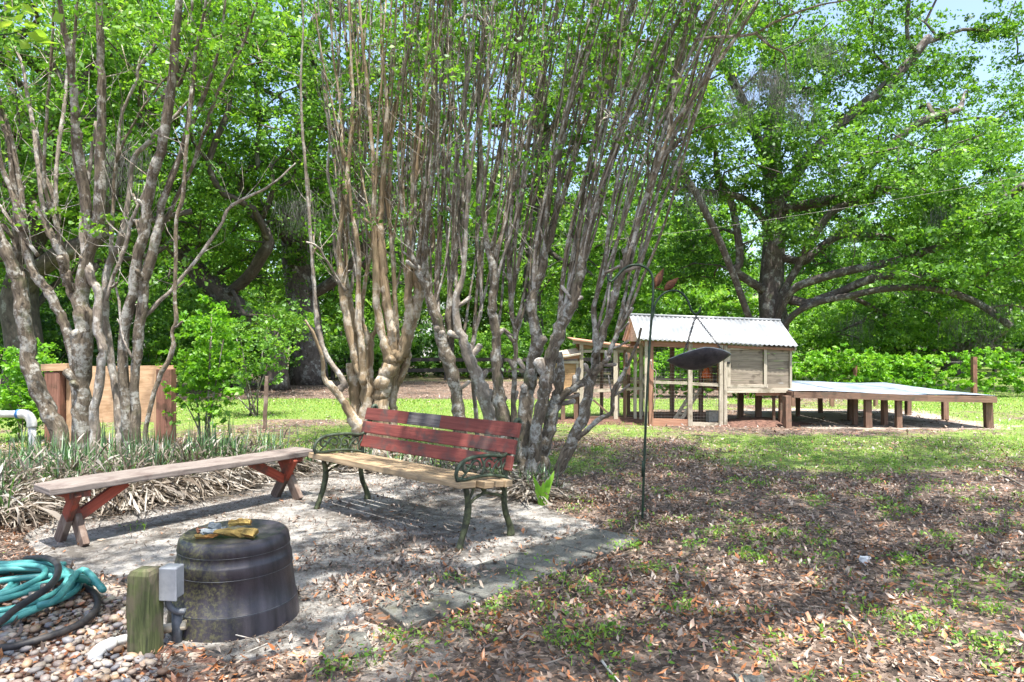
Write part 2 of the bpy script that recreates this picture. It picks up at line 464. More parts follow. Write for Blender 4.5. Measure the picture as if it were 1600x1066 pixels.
def groundmat():
    m, nt, p, L = nodes_mat('leaf littered ground')
    tc = nt.nodes.new('ShaderNodeTexCoord'); o = tc.outputs['Object']
    z = nt.nodes.new('ShaderNodeVertexColor'); z.layer_name = 'zone'
    sep = nt.nodes.new('ShaderNodeSeparateColor'); L(z.outputs[0], sep.inputs[0])
    vo = nt.nodes.new('ShaderNodeTexVoronoi'); vo.inputs['Scale'].default_value = 34
    wv = noise(nt, o, 8, 3); mv = nt.nodes.new('ShaderNodeVectorMath'); mv.operation = 'MULTIPLY_ADD'
    L(wv.outputs[1], mv.inputs[0]); mv.inputs[1].default_value = (.15, .15, .15); L(o, mv.inputs[2])
    L(mv.outputs[0], vo.inputs['Vector'])
    sp = nt.nodes.new('ShaderNodeSeparateColor'); L(vo.outputs['Color'], sp.inputs[0])
    r = ramp(nt, [(0, (.04, .03, .023)), (.35, (.1, .073, .057)), (.65, (.18, .14, .112)), (.88, (.32, .26, .215)), (.96, (.28, .13, .06))])
    L(sp.outputs[0], r.inputs[0])
    nb = noise(nt, o, 1.3, 6, .65)
    rb = ramp(nt, [(.35, (.6, .57, .56)), (.65, (1.15, 1.08, 1.04))]); L(nb.outputs[0], rb.inputs[0])
    c = mixc(nt, 1, r.outputs[0], rb.outputs[0], 'MULTIPLY')
    ng = noise(nt, o, 26, 4, .7); ng2 = noise(nt, o, 3, 5, .7)
    gcol = ramp(nt, [(.3, (.06, .12, .015)), (.55, (.16, .25, .035)), (.75, (.36, .36, .12))]); L(ng.outputs[0], gcol.inputs[0])
    gm = math_n(nt, 'ADD', sep.outputs[0], math_n(nt, 'MULTIPLY', math_n(nt, 'SUBTRACT', math_n(nt, 'ADD', math_n(nt, 'MULTIPLY', ng.outputs[0], .5), math_n(nt, 'MULTIPLY', ng2.outputs[0], .5)), .5), 2.2))
    rg = ramp(nt, [(.42, (0, 0, 0)), (.6, (.9, .9, .9))]); L(gm, rg.inputs[0])
    c = mixc(nt, rg.outputs[0], c, gcol.outputs[0])
    sandc = ramp(nt, [(.35, (.3, .25, .21)), (.6, (.5, .44, .38))]); L(ng.outputs[0], sandc.inputs[0])
    sm = math_n(nt, 'ADD', sep.outputs[1], math_n(nt, 'MULTIPLY', math_n(nt, 'SUBTRACT', ng2.outputs[0], .5), 1.2))
    rs = ramp(nt, [(.42, (0, 0, 0)), (.62, (.85, .85, .85))]); L(sm, rs.inputs[0])
    c = mixc(nt, rs.outputs[0], c, sandc.outputs[0])
    L(c, p.inputs['Base Color']); p.inputs['Roughness'].default_value = .95
    h = math_n(nt, 'ADD', vo.outputs['Distance'], ng.outputs[0])
    bump(nt, h, p, .8, .02)
    return m
M['ground'] = groundmat()

# ------------------------------------------------------------------ ground
PATIO = [gp(*q)[:2] for q in [(35, 838), (95, 806), (200, 790), (300, 771), (400, 752), (480, 737), (560, 738), (660, 745), (770, 765), (850, 792), (935, 822), (880, 840), (800, 866), (700, 905), (615, 933), (565, 960), (470, 1010), (380, 1035), (270, 1010), (230, 960), (190, 905), (120, 890), (60, 870)]]
PEB = [gp(*q)[:2] for q in [(-260, 1100), (-200, 930), (150, 905), (200, 905), (225, 985), (255, 1030), (270, 1110)]]
U = np.array([.683, .73]); W = np.array([-.73, .683]); S0 = gp(633, 986)[:2]

def grass_amt(x, y):
    n = fbm(x, y, .55, 5)
    px = 800 + x * FPX / np.maximum(y, .5)
    g = .10 + .16 * sstep(.5, .7, n)
    mid = sstep(6.3, 7.6, y) * (1 - sstep(15.5, 17.5, y))
    g = g + mid * (.38 + 1.4 * (n - .45)) 
    g = g + .4 * sstep(6.8, 7.6, y) * (1 - sstep(9.4, 10.2, y)) * sstep(1060, 1180, px)
    g = g + .55 * sstep(11.8, 12.4, y) * (1 - sstep(15.5, 17, y)) * (1 - sstep(4, 5, x))
    g = np.where((y > 24), .42 + .3 * (n - .5), g)
    g = g + .5 * sstep(8.2, 9.2, x) * sstep(13, 15, y)
    coop = sstep(2.4, 3.0, x) * (1 - sstep(7.4, 8.0, x)) * sstep(10.2, 10.8, y) * (1 - sstep(13.6, 14.2, y))
    g = g * (1 - .8 * coop)
    left = sstep(-2.0, -2.6, -0 * x + x) if False else 0
    return np.clip(g, 0, 1)

def gz(x, y):
    f = sstep(0.5, 3, np.abs(x) + 0 * y)
    return .02 * (fbm(x, y, .5, 3) - .5) * 1.0 + .012 * (vnoise(x, y, 3.1, 9) - .5)

def axis_pts(a, b, fine, lo, hi, grow=1.12):
    p = list(np.arange(a, b, fine)); st = fine; x = p[-1]
    while x < hi: st *= grow; x += st; p.append(x)
    st = fine; x = a
    while x > lo: st *= grow; x -= st; p.insert(0, x)
    return np.array(p)
gx = axis_pts(-7, 7, .09, -300, 300); gy = axis_pts(2, 12, .09, -120, 400)
GX, GY = np.meshgrid(gx, gy)
GZ = gz(GX, GY)
ip = inpoly(GX, GY, PATIO)
d = (GX - S0[0]) * U[0] + (GY - S0[1]) * U[1]; e = (GX - S0[0]) * W[0] + (GY - S0[1]) * W[1]
onslab = (d > -.05) & (d < 2.1) & (e > -.02) & (e < .5)
GZ = np.where(ip | onslab, GZ * .2 - .02, GZ) - .004
# scratched earth heaped along the run, raised shade bed by the clump
V = np.stack([GX, GY, GZ], -1).reshape(-1, 3)
ny, nx = GX.shape
idx = np.arange(ny * nx).reshape(ny, nx)
F = np.stack([idx[:-1, :-1], idx[:-1, 1:], idx[1:, 1:], idx[1:, :-1]], -1).reshape(-1, 4)
gm = mesh_np('ground', V, F, smooth=True)
zc = np.zeros((ny * nx, 4), np.float32); zc[:, 3] = 1
zc[:, 0] = grass_amt(GX, GY).ravel()
near_pat = np.zeros_like(GX)
for q in ((-1.9, 5.9), (-2.6, 5.0), (-.6, 5.2), (-.9, 3.4), (-1.6, 3.2)):
    near_pat = np.maximum(near_pat, np.exp(-((GX - q[0]) ** 2 + (GY - q[1]) ** 2) / .9))
zc[:, 1] = (near_pat * .62 + .25 * sstep(.5, .66, fbm(GX, GY, .8, 31))).ravel()
zc[:, 1] += (.55 * sstep(4.2, 4.8, GX) * (1 - sstep(7.8, 8.6, GX)) * sstep(10.2, 10.8, GY) * (1 - sstep(13.8, 14.6, GY))).ravel().astype(np.float32)  # pale sand tone under the platform, painted in to brighten the shaded ground
ca = gm.color_attributes.new('zone', 'FLOAT_COLOR', 'POINT'); ca.data.foreach_set('color', zc.ravel())
gm.materials.append(M['ground'])
ground = link(bpy.data.objects.new('ground', gm)); ground['kind'] = 'structure'

# patio sheet with a ragged edge, following its own polygon
pp = []
n = len(PATIO)
for i in range(n):
    a, b = np.array(PATIO[i]), np.array(PATIO[(i + 1) % n]); L_ = np.linalg.norm(b - a); k = max(2, int(L_ / .06))
    for j in range(k):
        q = a + (b - a) * j / k; q = q + R.normal(0, .012, 2); pp.append(tuple(q))
mb = MB(); mb.poly_prism(pp, -.03, .004)
mb.build('patio', M['patio'], kind='structure')

# row of square slabs along the patio's outer edge
path = MB(); c = [S0 + U * -.02 + W * -.01, S0 + U * 2.05 + W * -.01, S0 + U * 2.05 + W * .42, S0 + U * -.02 + W * .42]
path.poly_prism([tuple(q) for q in c], -.03, -.006)
path_o = path.build('garden_path', M['ground'], kind='structure')
for k in range(4):
    s = MB(); a0 = .503 * k + .004 * R.random(); a1 = .503 * (k + 1) - .02
    q = [S0 + U * a0, S0 + U * a1, S0 + U * a1 + W * .405, S0 + U * a0 + W * .405]
    if k == 0: q = [S0 + U * .02, S0 + U * a1, S0 + U * a1 + W * .405, S0 + U * .1 + W * .405]
    s.poly_prism([tuple(p + R.normal(0, .004, 2)) for p in q], -.02, .012 + .006 * R.random())
    s.build('paving_slab', M['slab'], path_o, bevel=.006)
s = MB(); q = [gp(512, 985)[:2], gp(572, 990)[:2], gp(585, 1020)[:2], gp(500, 1036)[:2]]
s.poly_prism([tuple(p) for p in q], -.02, .008); s.build('paving_slab', M['slab'], path_o, bevel=.006)

# ------------------------------------------------------------------ foliage tools
def leaf_cards(P, size, up=.5, aspect=.55, rnd=None, fold=.12):
    n = len(P)
    N = R.normal(0, 1, (n, 3)); N[:, 2] += up * 2 * np.sign(R.random(n) - .05); N /= np.linalg.norm(N, axis=1)[:, None]
    A = R.normal(0, 1, (n, 3)); A -= N * (A * N).sum(1)[:, None]; A /= np.linalg.norm(A, axis=1)[:, None]
    B = np.cross(N, A)
    s = (size * (.45 + 1.25 * R.random(n) ** 1.5))[:, None]
    V = np.stack([P - A * s * .5, P - B * s * aspect * .5 + N * s * fold, P + A * s * .5, P + B * s * aspect * .5 + N * s * fold], 1).reshape(-1, 3)
    F = np.arange(n * 4).reshape(n, 4)
    if rnd is None: rnd = R.random(n)
    return V, F, rnd

def clump_leaves(C, rc, per, flat=.55, sub=7, size=.1, up=.5):
    """leaves for clump centres C (n,3) with radii rc (n,)"""
    n = len(C)
    per = np.asarray(per, int) * np.ones(n, int)
    SC = C[:, None, :] + R.normal(0, 1, (n, sub, 3)) * rc[:, None, None] * np.array([.55, .55, .55 * flat])
    sr = rc[:, None] * (.22 + .25 * R.random((n, sub)))
    ci = np.repeat(np.arange(n), per); si = R.integers(0, sub, len(ci))
    dirs = R.normal(0, 1, (len(ci), 3)); dirs /= np.linalg.norm(dirs, axis=1)[:, None]
    rr = R.random(len(ci)) ** .45
    P = SC[ci, si] + dirs * (sr[ci, si] * rr)[:, None] * np.array([1.25, 1.25, .7])
    tone = R.random(n)[ci] * .3 + R.random((n, sub))[ci, si] * .3 + R.random(len(ci)) * .4
    return leaf_cards(P, size, up, .6, tone)

class Skel:
    def __init__(s, trunk):
        s.p = [np.array(q, float) for q in trunk]; s.par = [-1] + list(range(len(trunk) - 1)); s.nt = len(trunk)
        s.cnt = [0.0] * len(trunk)
        s.depth = list(np.arange(len(trunk)) * .01)
    def grow(s, targets, step=.7, jit=.12, lift=.15, minnode=1, wt=None):
        T0 = s.p[s.nt - 1]
        order = np.argsort([np.linalg.norm(t - T0) for t in targets])
        for i in order:
            t = targets[i]; P = np.array(s.p[minnode:])
            dd = np.linalg.norm(P - t, axis=1) + .35 * np.array(s.depth[minnode:]) + 1.2 * np.maximum(0, P[:, 2] - t[2] - .5)
            j = int(np.argmin(dd)) + minnode
            a = s.p[j]; L_ = np.linalg.norm(t - a); k = max(1, int(L_ / step)); last = j
            for q in range(1, k + 1):
                f = q / k
                pos = a * (1 - f) + t * f + np.array([0, 0, lift * L_ * math.sin(math.pi * f) * .5])
                if q < k: pos = pos + R.normal(0, jit, 3) * step
                s.p.append(pos); s.par.append(last); s.cnt.append(0); s.depth.append(s.depth[last] + L_ / k); last = len(s.p) - 1
            w = 1.0
            while last >= 0: s.cnt[last] += w; last = s.par[last]
    def build(s, root, mat, r0, expo=.5, rmin=.008, limb_r=.05, names=('trunk', 'limb', 'twigs'), flare=1.35, maxlimb=24, twmat=None):
        n = len(s.p); cnt = np.maximum(np.array(s.cnt), .6); rr = np.maximum(rmin, r0 * (cnt / cnt[1]) ** expo)
        rr[0] = r0 * flare
        for k in range(1, s.nt): rr[k] = max(rr[k], r0 * (1 - .45 * k / s.nt))
        kids = [[] for _ in range(n)]
        for i, q in enumerate(s.par):
            if q >= 0: kids[q].append(i)
        chains = []
        stack = [(0, None)]
        while stack:
            st, pr = stack.pop()
            ch = [pr, st] if pr is not None else [st]; cur = st
            while kids[cur]:
                nt = [k for k in kids[cur] if k < s.nt]
                b = nt[0] if (nt and cur < s.nt) else max(kids[cur], key=lambda k: rr[k])
                for k in kids[cur]:
                    if k != b: stack.append((k, cur))
                ch.append(b); cur = b
            chains.append(ch)
        tw = MB(); nl = 0
        for ci, ch in enumerate(chains):
            P = [s.p[k] for k in ch]; q = [rr[k] for k in ch]
            if len(ch) > 1 and ci > 0: q[0] = min(q[0], q[1] * 1.15)
            if len(P) < 2: continue
            if ci == 0: MB().tube(smooth_pts(P, 3), smooth_r(q, 3), 12).build(names[0], mat, root, smooth=True)
            elif q[1] > limb_r and nl < maxlimb: nl += 1; MB().tube(smooth_pts(P, 2), smooth_r(q, 2), 8).build(names[1], mat, root, smooth=True)
            else: tw.tube(P, q, 4, cap=False)
        if tw.n: tw.build(names[2], twmat or mat, root, smooth=True, kind='stuff')

def smooth_pts(P, k):
    P = np.array(P, float)
    if len(P) < 3 or k < 2: return P
    E = np.vstack([2 * P[0] - P[1], P, 2 * P[-1] - P[-2]]); out = []
    for i in range(1, len(E) - 2):
        for j in range(k):
            t = j / k
            out.append(.5 * ((2 * E[i]) + (-E[i - 1] + E[i + 1]) * t + (2 * E[i - 1] - 5 * E[i] + 4 * E[i + 1] - E[i + 2]) * t * t + (-E[i - 1] + 3 * E[i] - 3 * E[i + 1] + E[i + 2]) * t ** 3))
    out.append(P[-1]); return np.array(out)

def smooth_r(q, k):
    q = np.array(q, float)
    if len(q) < 3 or k < 2: return q
    x = np.arange(len(q)); xi = np.linspace(0, len(q) - 1, (len(q) - 1) * k + 1)
    return np.interp(xi, x, q)

def crown_points(ells, n, seed_shell=.75):
    """clump centres spread through a union of ellipsoids ((cx,cy,cz),(rx,ry,rz),weight)"""
    w = np.array([e[2] for e in ells], float); w /= w.sum(); out = []
    for e, k in zip(ells, (w * n).astype(int)):
        d = R.normal(0, 1, (k, 3)); d /= np.linalg.norm(d, axis=1)[:, None]
        r = (1 - seed_shell) + seed_shell * R.random(k) ** .5
        out.append(np.array(e[0]) + d * r[:, None] * np.array(e[1]))
    return np.vstack(out)

def moss_strands(anchors, length, n, spread=.35, w=.02):
    """hanging grey wisps below each anchor"""
    Vs, Fs = [], []; b = 0; rnd = []
    A = anchors[R.integers(0, len(anchors), n)] + R.normal(0, spread, (n, 3)) * np.array([1, .5, .5])
    Ls = length * (.3 + .9 * R.random(n))
    seg = 4
    ph = R.random((n, 2)) * 6.3
    rows = []
    for k in range(seg + 1):
        f = k / seg
        c = A + np.stack([.05 * np.sin(ph[:, 0] + f * 5), .05 * np.cos(ph[:, 1] + f * 4), -Ls * f], 1) + R.normal(0, .035, (n, 3))
        ww = w * (1 - .8 * f) * (.5 + R.random(n))
        dx = np.stack([np.cos(ph[:, 0]) * ww, np.sin(ph[:, 0]) * ww, 0 * ww], 1)
        rows.append(np.stack([c - dx, c + dx], 1))
    V = np.stack(rows, 1).reshape(n, -1, 3)
    base = (np.arange(n) * (seg + 1) * 2)[:, None]
    F = np.concatenate([base + np.array([[2 * k, 2 * k + 1, 2 * k + 3, 2 * k + 2]]) for k in range(seg)], 0)
    return V.reshape(-1, 3), F, np.tile(R.random(n), seg)

# ------------------------------------------------------------------ background trees
def add_tree(name, label, trunk, ells, nclump, per, rc, lsize, r0, barkm, leafm, group=None, limbs=None, flat=.6, moss=None, expo=.5, limb_r=.05, cat='tree', up=.3, rmin=.01, extra=None):
    base = np.array(trunk[0], float)
    t = thing(name, label, cat, tuple(base), group)
    C = crown_points(ells, nclump)
    C = C[C[:, 2] > .6]
    sk = Skel(trunk)
    if limbs:
        for lb in limbs:
            P = [np.array(q, float) for q in lb]
            j = int(np.argmin([np.linalg.norm(P[0] - q) for q in sk.p[:sk.nt]]))
            last = j
            for q in smooth_pts(P, 3)[1:]:
                sk.p.append(q); sk.par.append(last); sk.cnt.append(0); sk.depth.append(sk.depth[last] + .1); last = len(sk.p) - 1
            w = max(3., nclump * .04)
            while last >= 0: sk.cnt[last] += w; last = sk.par[last]
    sk.grow(list(C[R.permutation(len(C))[:min(len(C), 420)]]), minnode=max(1, sk.nt - 3))
    sk.build(t, barkm, r0, expo, rmin, limb_r)
    rcs = rc * (.6 + .8 * R.random(len(C)))
    V, F, rn = clump_leaves(C, rcs, per, flat, 7, lsize, up)
    if extra is not None:
        V2, F2, r2 = extra; F = np.vstack([F, F2 + len(V)]); V = np.vstack([V, V2]); rn = np.concatenate([rn, r2])
    ok = V.reshape(-1, 4, 3)[:, :, 2].min(1) > .02
    F = F[ok]; rn = rn[ok]
    obj_np('crown', V, F, leafm, t, rn, kind='stuff')
    if moss is not None:
        V, F, rn = moss
        obj_np('spanish_moss', V, F, M['moss'], t, rn, kind='stuff')
    return t

def copy_tree(o, label, loc, rz, sc=1.0):
    c = o.copy(); scene.collection.objects.link(c); c.location = loc; c.rotation_euler = (0, 0, rz); c.scale = (sc, sc, sc)
    c['label'] = label
    for ch in list(o.children):
        d_ = ch.copy(); scene.collection.objects.link(d_); d_.parent = c
    return c

def P3(px, py, Y): return tuple(at(px, py, Y))

# the great oak behind the coop
oY = 24.0
trunk = [gp(1207, 597), at(1207, 560, oY), at(1210, 510, oY), at(1205, 460, oY), at(1208, 400, oY), at(1212, 330, oY), at(1205, 240, oY), at(1215, 150, oY + .5)]
trunk[0] = np.array([trunk[1][0], oY, 0])
A = lambda pts, y0, y1: [at(px, py, y0 + (y1 - y0) * i / (len(pts) - 1)) for i, (px, py) in enumerate(pts)]
limbs = [
    A([(1195, 560), (1180, 520), (1168, 490), (1150, 440), (1130, 390), (1112, 350), (1080, 290), (1040, 240)], 23.8, 21),
    A([(1150, 440), (1156, 400), (1150, 350), (1140, 310), (1120, 270)], 23.4, 23),
    A([(1210, 520), (1222, 480), (1240, 452), (1275, 437), (1330, 422), (1400, 408), (1440, 395), (1470, 385), (1530, 345), (1560, 318), (1600, 290)], 23.8, 18.5),
    A([(1210, 500), (1225, 455), (1245, 420), (1262, 385), (1285, 350), (1310, 325), (1370, 300), (1440, 268), (1520, 220)], 23.7, 21),
    A([(1212, 530), (1240, 492), (1280, 472), (1330, 462), (1380, 452), (1450, 450), (1520, 470), (1580, 510)], 23.6, 19),
    A([(1245, 420), (1280, 388), (1320, 366), (1370, 370), (1420, 374)], 23.4, 22.5),
    A([(1240, 480), (1300, 462), (1350, 440), (1400, 430), (1480, 436)], 23.0, 20),
    A([(1208, 380), (1190, 340), (1160, 310), (1100, 300), (1030, 290)], 24, 22),
    A([(1212, 330), (1260, 250), (1330, 180), (1400, 120), (1450, 60)], 24, 23),
    A([(1212, 300), (1170, 180), (1120, 80), (1080, 20)], 24, 22),
    A([(1310, 325), (1350, 270), (1400, 220), (1440, 190), (1500, 170)], 22.8, 22),
]
ells = []
for (px, py, Y, rx, rz, w) in [
    (1080, 300, 23, 2.4, 1.1, 7), (1040, 190, 21, 2.6, 1.6, 8), (1130, 120, 22, 3, 1.7, 8), (1030, 60, 22, 3, 2, 8), (1180, 30, 23, 3, 2, 8), (1280, 70, 23, 3, 1.4, 8),
    (1350, 60, 24, 2.2, 1.6, 6), (1390, 150, 24, 3, 1.1, 7), (1500, 60, 24, 2.2, .9, 3), (1560, 40, 24, 1.6, .8, 2), (1180, 240, 22, 2.8, 1.3, 8), (1290, 210, 23, 3, 1.2, 8), (1420, 240, 21, 3, 1.1, 8), (1510, 280, 20, 2.6, 1.0, 7), (1560, 230, 22, 2.5, .9, 5),
    (1330, 290, 22, 2.8, .8, 6), (1260, 330, 25, 2.0, .7, 3), (1110, 400, 25.5, 2.2, 1.0, 4), (1420, 330, 21, 2.8, .8, 7), (1510, 370, 19.5, 2.4, .9, 6), (1590, 350, 18.5, 2.2, 1.3, 7), (1430, 420, 24, 2.6, .6, 4),
    (1330, 520, 25, 1.6, .5, 3), (1430, 500, 22.5, 1.8, .7, 5), (1570, 450, 20, 2.0, 1, 6), (1050, 400, 25, 1.6, 1.0, 4), (1330, 410, 26, 2.2, .7, 3), (1240, 360, 21.5, 1.3, .4, 2), (1500, 425, 18.5, 1.8, .4, 3), (1440, 190, 26, 3, 1.1, 4), (1590, 120, 25, 1.8, 1.0, 3), (1450, 130, 26, 2, 1, 3), (1530, 190, 25, 2, .8, 3), (1400, 40, 26, 2, 1, 2), (1200, -120, 24, 7, 3, 12), (1500, -150, 24, 4, 2, 5)]:
    ells.append((at(px, py, Y), (rx, rx * .8, rz), w))
ma = np.array([at(1150, 160, 19), at(1160, 140, 19), at(1190, 115, 19), at(1205, 120, 19), at(1215, 115, 19.2), at(1235, 150, 19.3), at(1250, 165, 19.3), at(1285, 70, 19.5), at(1470, 330, 19), at(1330, 350, 21), at(1430, 430, 21), at(1560, 480, 19), at(1540, 520, 20), at(1380, 420, 21), at(1500, 500, 20), at(1340, 500, 22), at(1090, 300, 20), at(1050, 240, 20)])
mo = moss_strands(ma, .8, 2600, .3, .0045)
big_oak = add_tree('live_oak', 'huge spreading oak with long horizontal limbs behind the metal roofed coop', trunk, ells, 740, 225, .76, .11, .5, M['oak'], M['leaf'], None, limbs, moss=mo, limb_r=.06)

# left oak with the thick dark trunk, and its neighbours
def tree_px(name, label, pts, Y, r0, cr, nclump, per, rc, ls, bm, lm, limbs=None, group=None, moss=None, up=.3):
    tr = [np.array([at(pts[0][0], 600, Y)[0], Y, 0])] + [at(a, b, Y) for a, b in pts[1:]]
    el = [(at(a, b, Y + dy), (rx, rx * .9, rz), w) for (a, b, dy, rx, rz, w) in cr]
    lb = [[at(a, b, Y + dy) for (a, b, dy) in l] for l in limbs] if limbs else None
    return add_tree(name, label, tr, el, nclump, per, rc, ls, r0, bm, lm, group, lb, moss=moss, up=up)

ma = np.array([at(560, 300, 17), at(470, 320, 16.5), at(690, 250, 17), at(180, 240, 12)])
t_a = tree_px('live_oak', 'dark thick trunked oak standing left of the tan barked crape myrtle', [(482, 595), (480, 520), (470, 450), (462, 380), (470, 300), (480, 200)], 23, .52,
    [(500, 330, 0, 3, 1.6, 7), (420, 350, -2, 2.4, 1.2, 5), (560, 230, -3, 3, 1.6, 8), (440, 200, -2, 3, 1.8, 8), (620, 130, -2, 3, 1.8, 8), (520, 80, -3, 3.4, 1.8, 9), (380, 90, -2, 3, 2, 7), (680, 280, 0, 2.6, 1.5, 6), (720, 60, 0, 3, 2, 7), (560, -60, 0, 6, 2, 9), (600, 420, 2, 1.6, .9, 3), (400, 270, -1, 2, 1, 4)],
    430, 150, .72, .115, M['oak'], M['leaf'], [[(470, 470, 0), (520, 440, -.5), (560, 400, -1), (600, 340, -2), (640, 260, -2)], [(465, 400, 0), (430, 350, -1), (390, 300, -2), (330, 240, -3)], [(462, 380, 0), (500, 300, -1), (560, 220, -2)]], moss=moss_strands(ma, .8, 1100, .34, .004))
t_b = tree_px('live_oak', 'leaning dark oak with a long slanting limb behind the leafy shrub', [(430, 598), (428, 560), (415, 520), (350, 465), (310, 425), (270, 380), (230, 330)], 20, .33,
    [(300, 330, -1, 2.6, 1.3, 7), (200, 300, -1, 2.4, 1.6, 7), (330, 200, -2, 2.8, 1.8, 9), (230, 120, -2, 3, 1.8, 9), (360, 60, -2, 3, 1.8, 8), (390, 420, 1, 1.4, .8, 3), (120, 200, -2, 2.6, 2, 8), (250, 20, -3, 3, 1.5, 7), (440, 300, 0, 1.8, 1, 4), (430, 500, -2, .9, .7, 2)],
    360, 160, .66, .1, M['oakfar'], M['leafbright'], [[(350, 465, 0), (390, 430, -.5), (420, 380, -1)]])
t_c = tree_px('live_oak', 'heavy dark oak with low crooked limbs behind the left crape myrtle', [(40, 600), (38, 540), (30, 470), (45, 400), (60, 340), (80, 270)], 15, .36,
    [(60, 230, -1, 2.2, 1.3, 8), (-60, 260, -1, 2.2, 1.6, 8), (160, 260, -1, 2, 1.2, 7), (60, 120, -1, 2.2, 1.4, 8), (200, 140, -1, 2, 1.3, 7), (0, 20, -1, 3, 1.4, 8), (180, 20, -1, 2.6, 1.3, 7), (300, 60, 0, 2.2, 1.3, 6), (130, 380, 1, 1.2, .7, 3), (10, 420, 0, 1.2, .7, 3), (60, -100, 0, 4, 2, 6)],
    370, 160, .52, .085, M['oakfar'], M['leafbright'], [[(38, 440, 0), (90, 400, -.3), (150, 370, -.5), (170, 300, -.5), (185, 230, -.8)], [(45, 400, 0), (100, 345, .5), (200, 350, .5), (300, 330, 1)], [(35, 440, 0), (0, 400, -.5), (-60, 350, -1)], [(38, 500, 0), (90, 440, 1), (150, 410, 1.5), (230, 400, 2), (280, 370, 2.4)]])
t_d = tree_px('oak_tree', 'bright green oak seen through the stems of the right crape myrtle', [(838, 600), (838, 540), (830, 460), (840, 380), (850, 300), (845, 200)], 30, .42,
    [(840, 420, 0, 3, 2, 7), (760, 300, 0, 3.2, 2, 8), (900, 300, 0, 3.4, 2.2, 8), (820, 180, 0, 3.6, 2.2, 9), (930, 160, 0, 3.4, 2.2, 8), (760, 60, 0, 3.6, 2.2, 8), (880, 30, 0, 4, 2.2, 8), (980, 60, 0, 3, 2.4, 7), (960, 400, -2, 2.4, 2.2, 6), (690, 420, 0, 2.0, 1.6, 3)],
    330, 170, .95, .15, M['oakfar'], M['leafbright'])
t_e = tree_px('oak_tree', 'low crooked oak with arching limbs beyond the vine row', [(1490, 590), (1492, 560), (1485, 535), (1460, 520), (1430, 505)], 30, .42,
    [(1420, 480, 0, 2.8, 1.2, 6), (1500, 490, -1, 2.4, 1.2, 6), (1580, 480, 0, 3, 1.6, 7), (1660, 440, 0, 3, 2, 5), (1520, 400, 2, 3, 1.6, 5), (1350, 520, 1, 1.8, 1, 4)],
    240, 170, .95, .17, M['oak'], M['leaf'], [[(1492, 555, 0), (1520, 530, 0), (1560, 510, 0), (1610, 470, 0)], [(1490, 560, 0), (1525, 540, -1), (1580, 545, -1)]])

# dark understorey trees and the far wood: three kinds, copied
def proto(name, label, x, y, h, spread, r0, nclump, per, rc, ls, bm, lm, low=.12, group=None):
    tr = [(x, y, 0), (x + .1, y, h * .12), (x - .05, y + .1, h * .25), (x + .12, y, h * .4), (x, y, h * .6)]
    el = [((x + spread * .5 * math.cos(a), y + spread * .5 * math.sin(a), h * (.3 + .12 * (i % 3))), (spread * .5, spread * .5, h * .18), 3) for i, a in enumerate(np.linspace(0, 5.4, 7))]
    el += [((x, y, h * .78), (spread * .7, spread * .7, h * .2), 8), ((x + spread * .2, y - spread * .25, h * low), (spread * .55, spread * .55, h * .09), 3)]
    return add_tree(name, label, tr, el, nclump, per, rc, ls, r0, bm, lm, group, limb_r=.07)

G1 = 'trees of the far wood'
pa = proto('broadleaf_tree', 'tall dark broadleaf tree at the far left edge of the wood', -22, 32, 13, 5.2, .35, 330, 130, 1.15, .19, M['oakfar'], M['leaf'], group=G1)
pb = proto('broadleaf_tree', 'bright broadleaf tree beyond the fence, seen between the two oaks on the left', -9.5, 36, 12, 5, .3, 300, 130, 1.1, .19, M['oakfar'], M['leafbright'], group=G1)
pc = proto('broadleaf_tree', 'rounded pale green tree in the gap left of the metal roofed coop', 6.2, 38, 10.5, 4.6, .28, 280, 130, 1.05, .21, M['oakfar'], M['leafbright'], group=G1)
far = [
    (pa, -15.5, 31, 2.1, .85, 'dark broadleaf tree behind the upright plywood panel'),
    (pb, -28, 40, 1.3, 1.1, 'broad tree in the farthest left corner of the wood'),
    (pa, -3.6, 44, .8, 1.0, 'tall dark tree beyond the fence behind the tan crape myrtle'),
    (pc, -20, 46, .4, 1.2, 'large pale tree deep in the wood left of the slanting oak limb'),
    (pb, 1.0, 48, 3.3, 1.1, 'tree beyond the rail fence in line with the garden bench backrest'),
    (pc, 12.5, 45, 5.0, 1.05, 'pale tree just behind the big oak trunk'),
    (pa, 20.5, 46, 4.1, .95, 'dark tree rising beyond the middle of the vine row'),
    (pb, 27, 43, .9, .95, 'tree beyond the right end of the vine row'),
    (pa, 34, 45, 2.5, 1.0, 'dark tree behind the low crooked oak'),
    (pc, 31, 56, 3.0, 1.1, 'pale tree in the farthest right corner of the wood'),
    (pb, 14, 60, 2.0, 1.15, 'tree deep in the wood behind the coop roof'),
    (pa, -12, 62, 5.2, 1.2, 'tall tree deep in the wood left of the dark oak trunk'),
    (pb, -34, 30, 2.2, 1.1, 'broad tree in the yard corner out past the left edge behind the white pipe'),
    (pa, -42, 22, 4.4, 1.1, 'dark tree farthest out along the left side of the yard'),
    (pc, 30, 30, 1.2, 1.0, 'pale tree right of the low crooked oak past the right edge'),
    (pa, 40, 30, 3.1, 1.1, 'dark tree farthest out along the right side of the yard'),
    (pa, 3.5, 66, 1.7, 1.25, 'tall tree deep in the wood behind the leaning crape myrtle stems'),
]
for o_, x, y, rz, sc, lb in far:
    copy_tree(o_, lb, (x, y, 0), rz, sc)

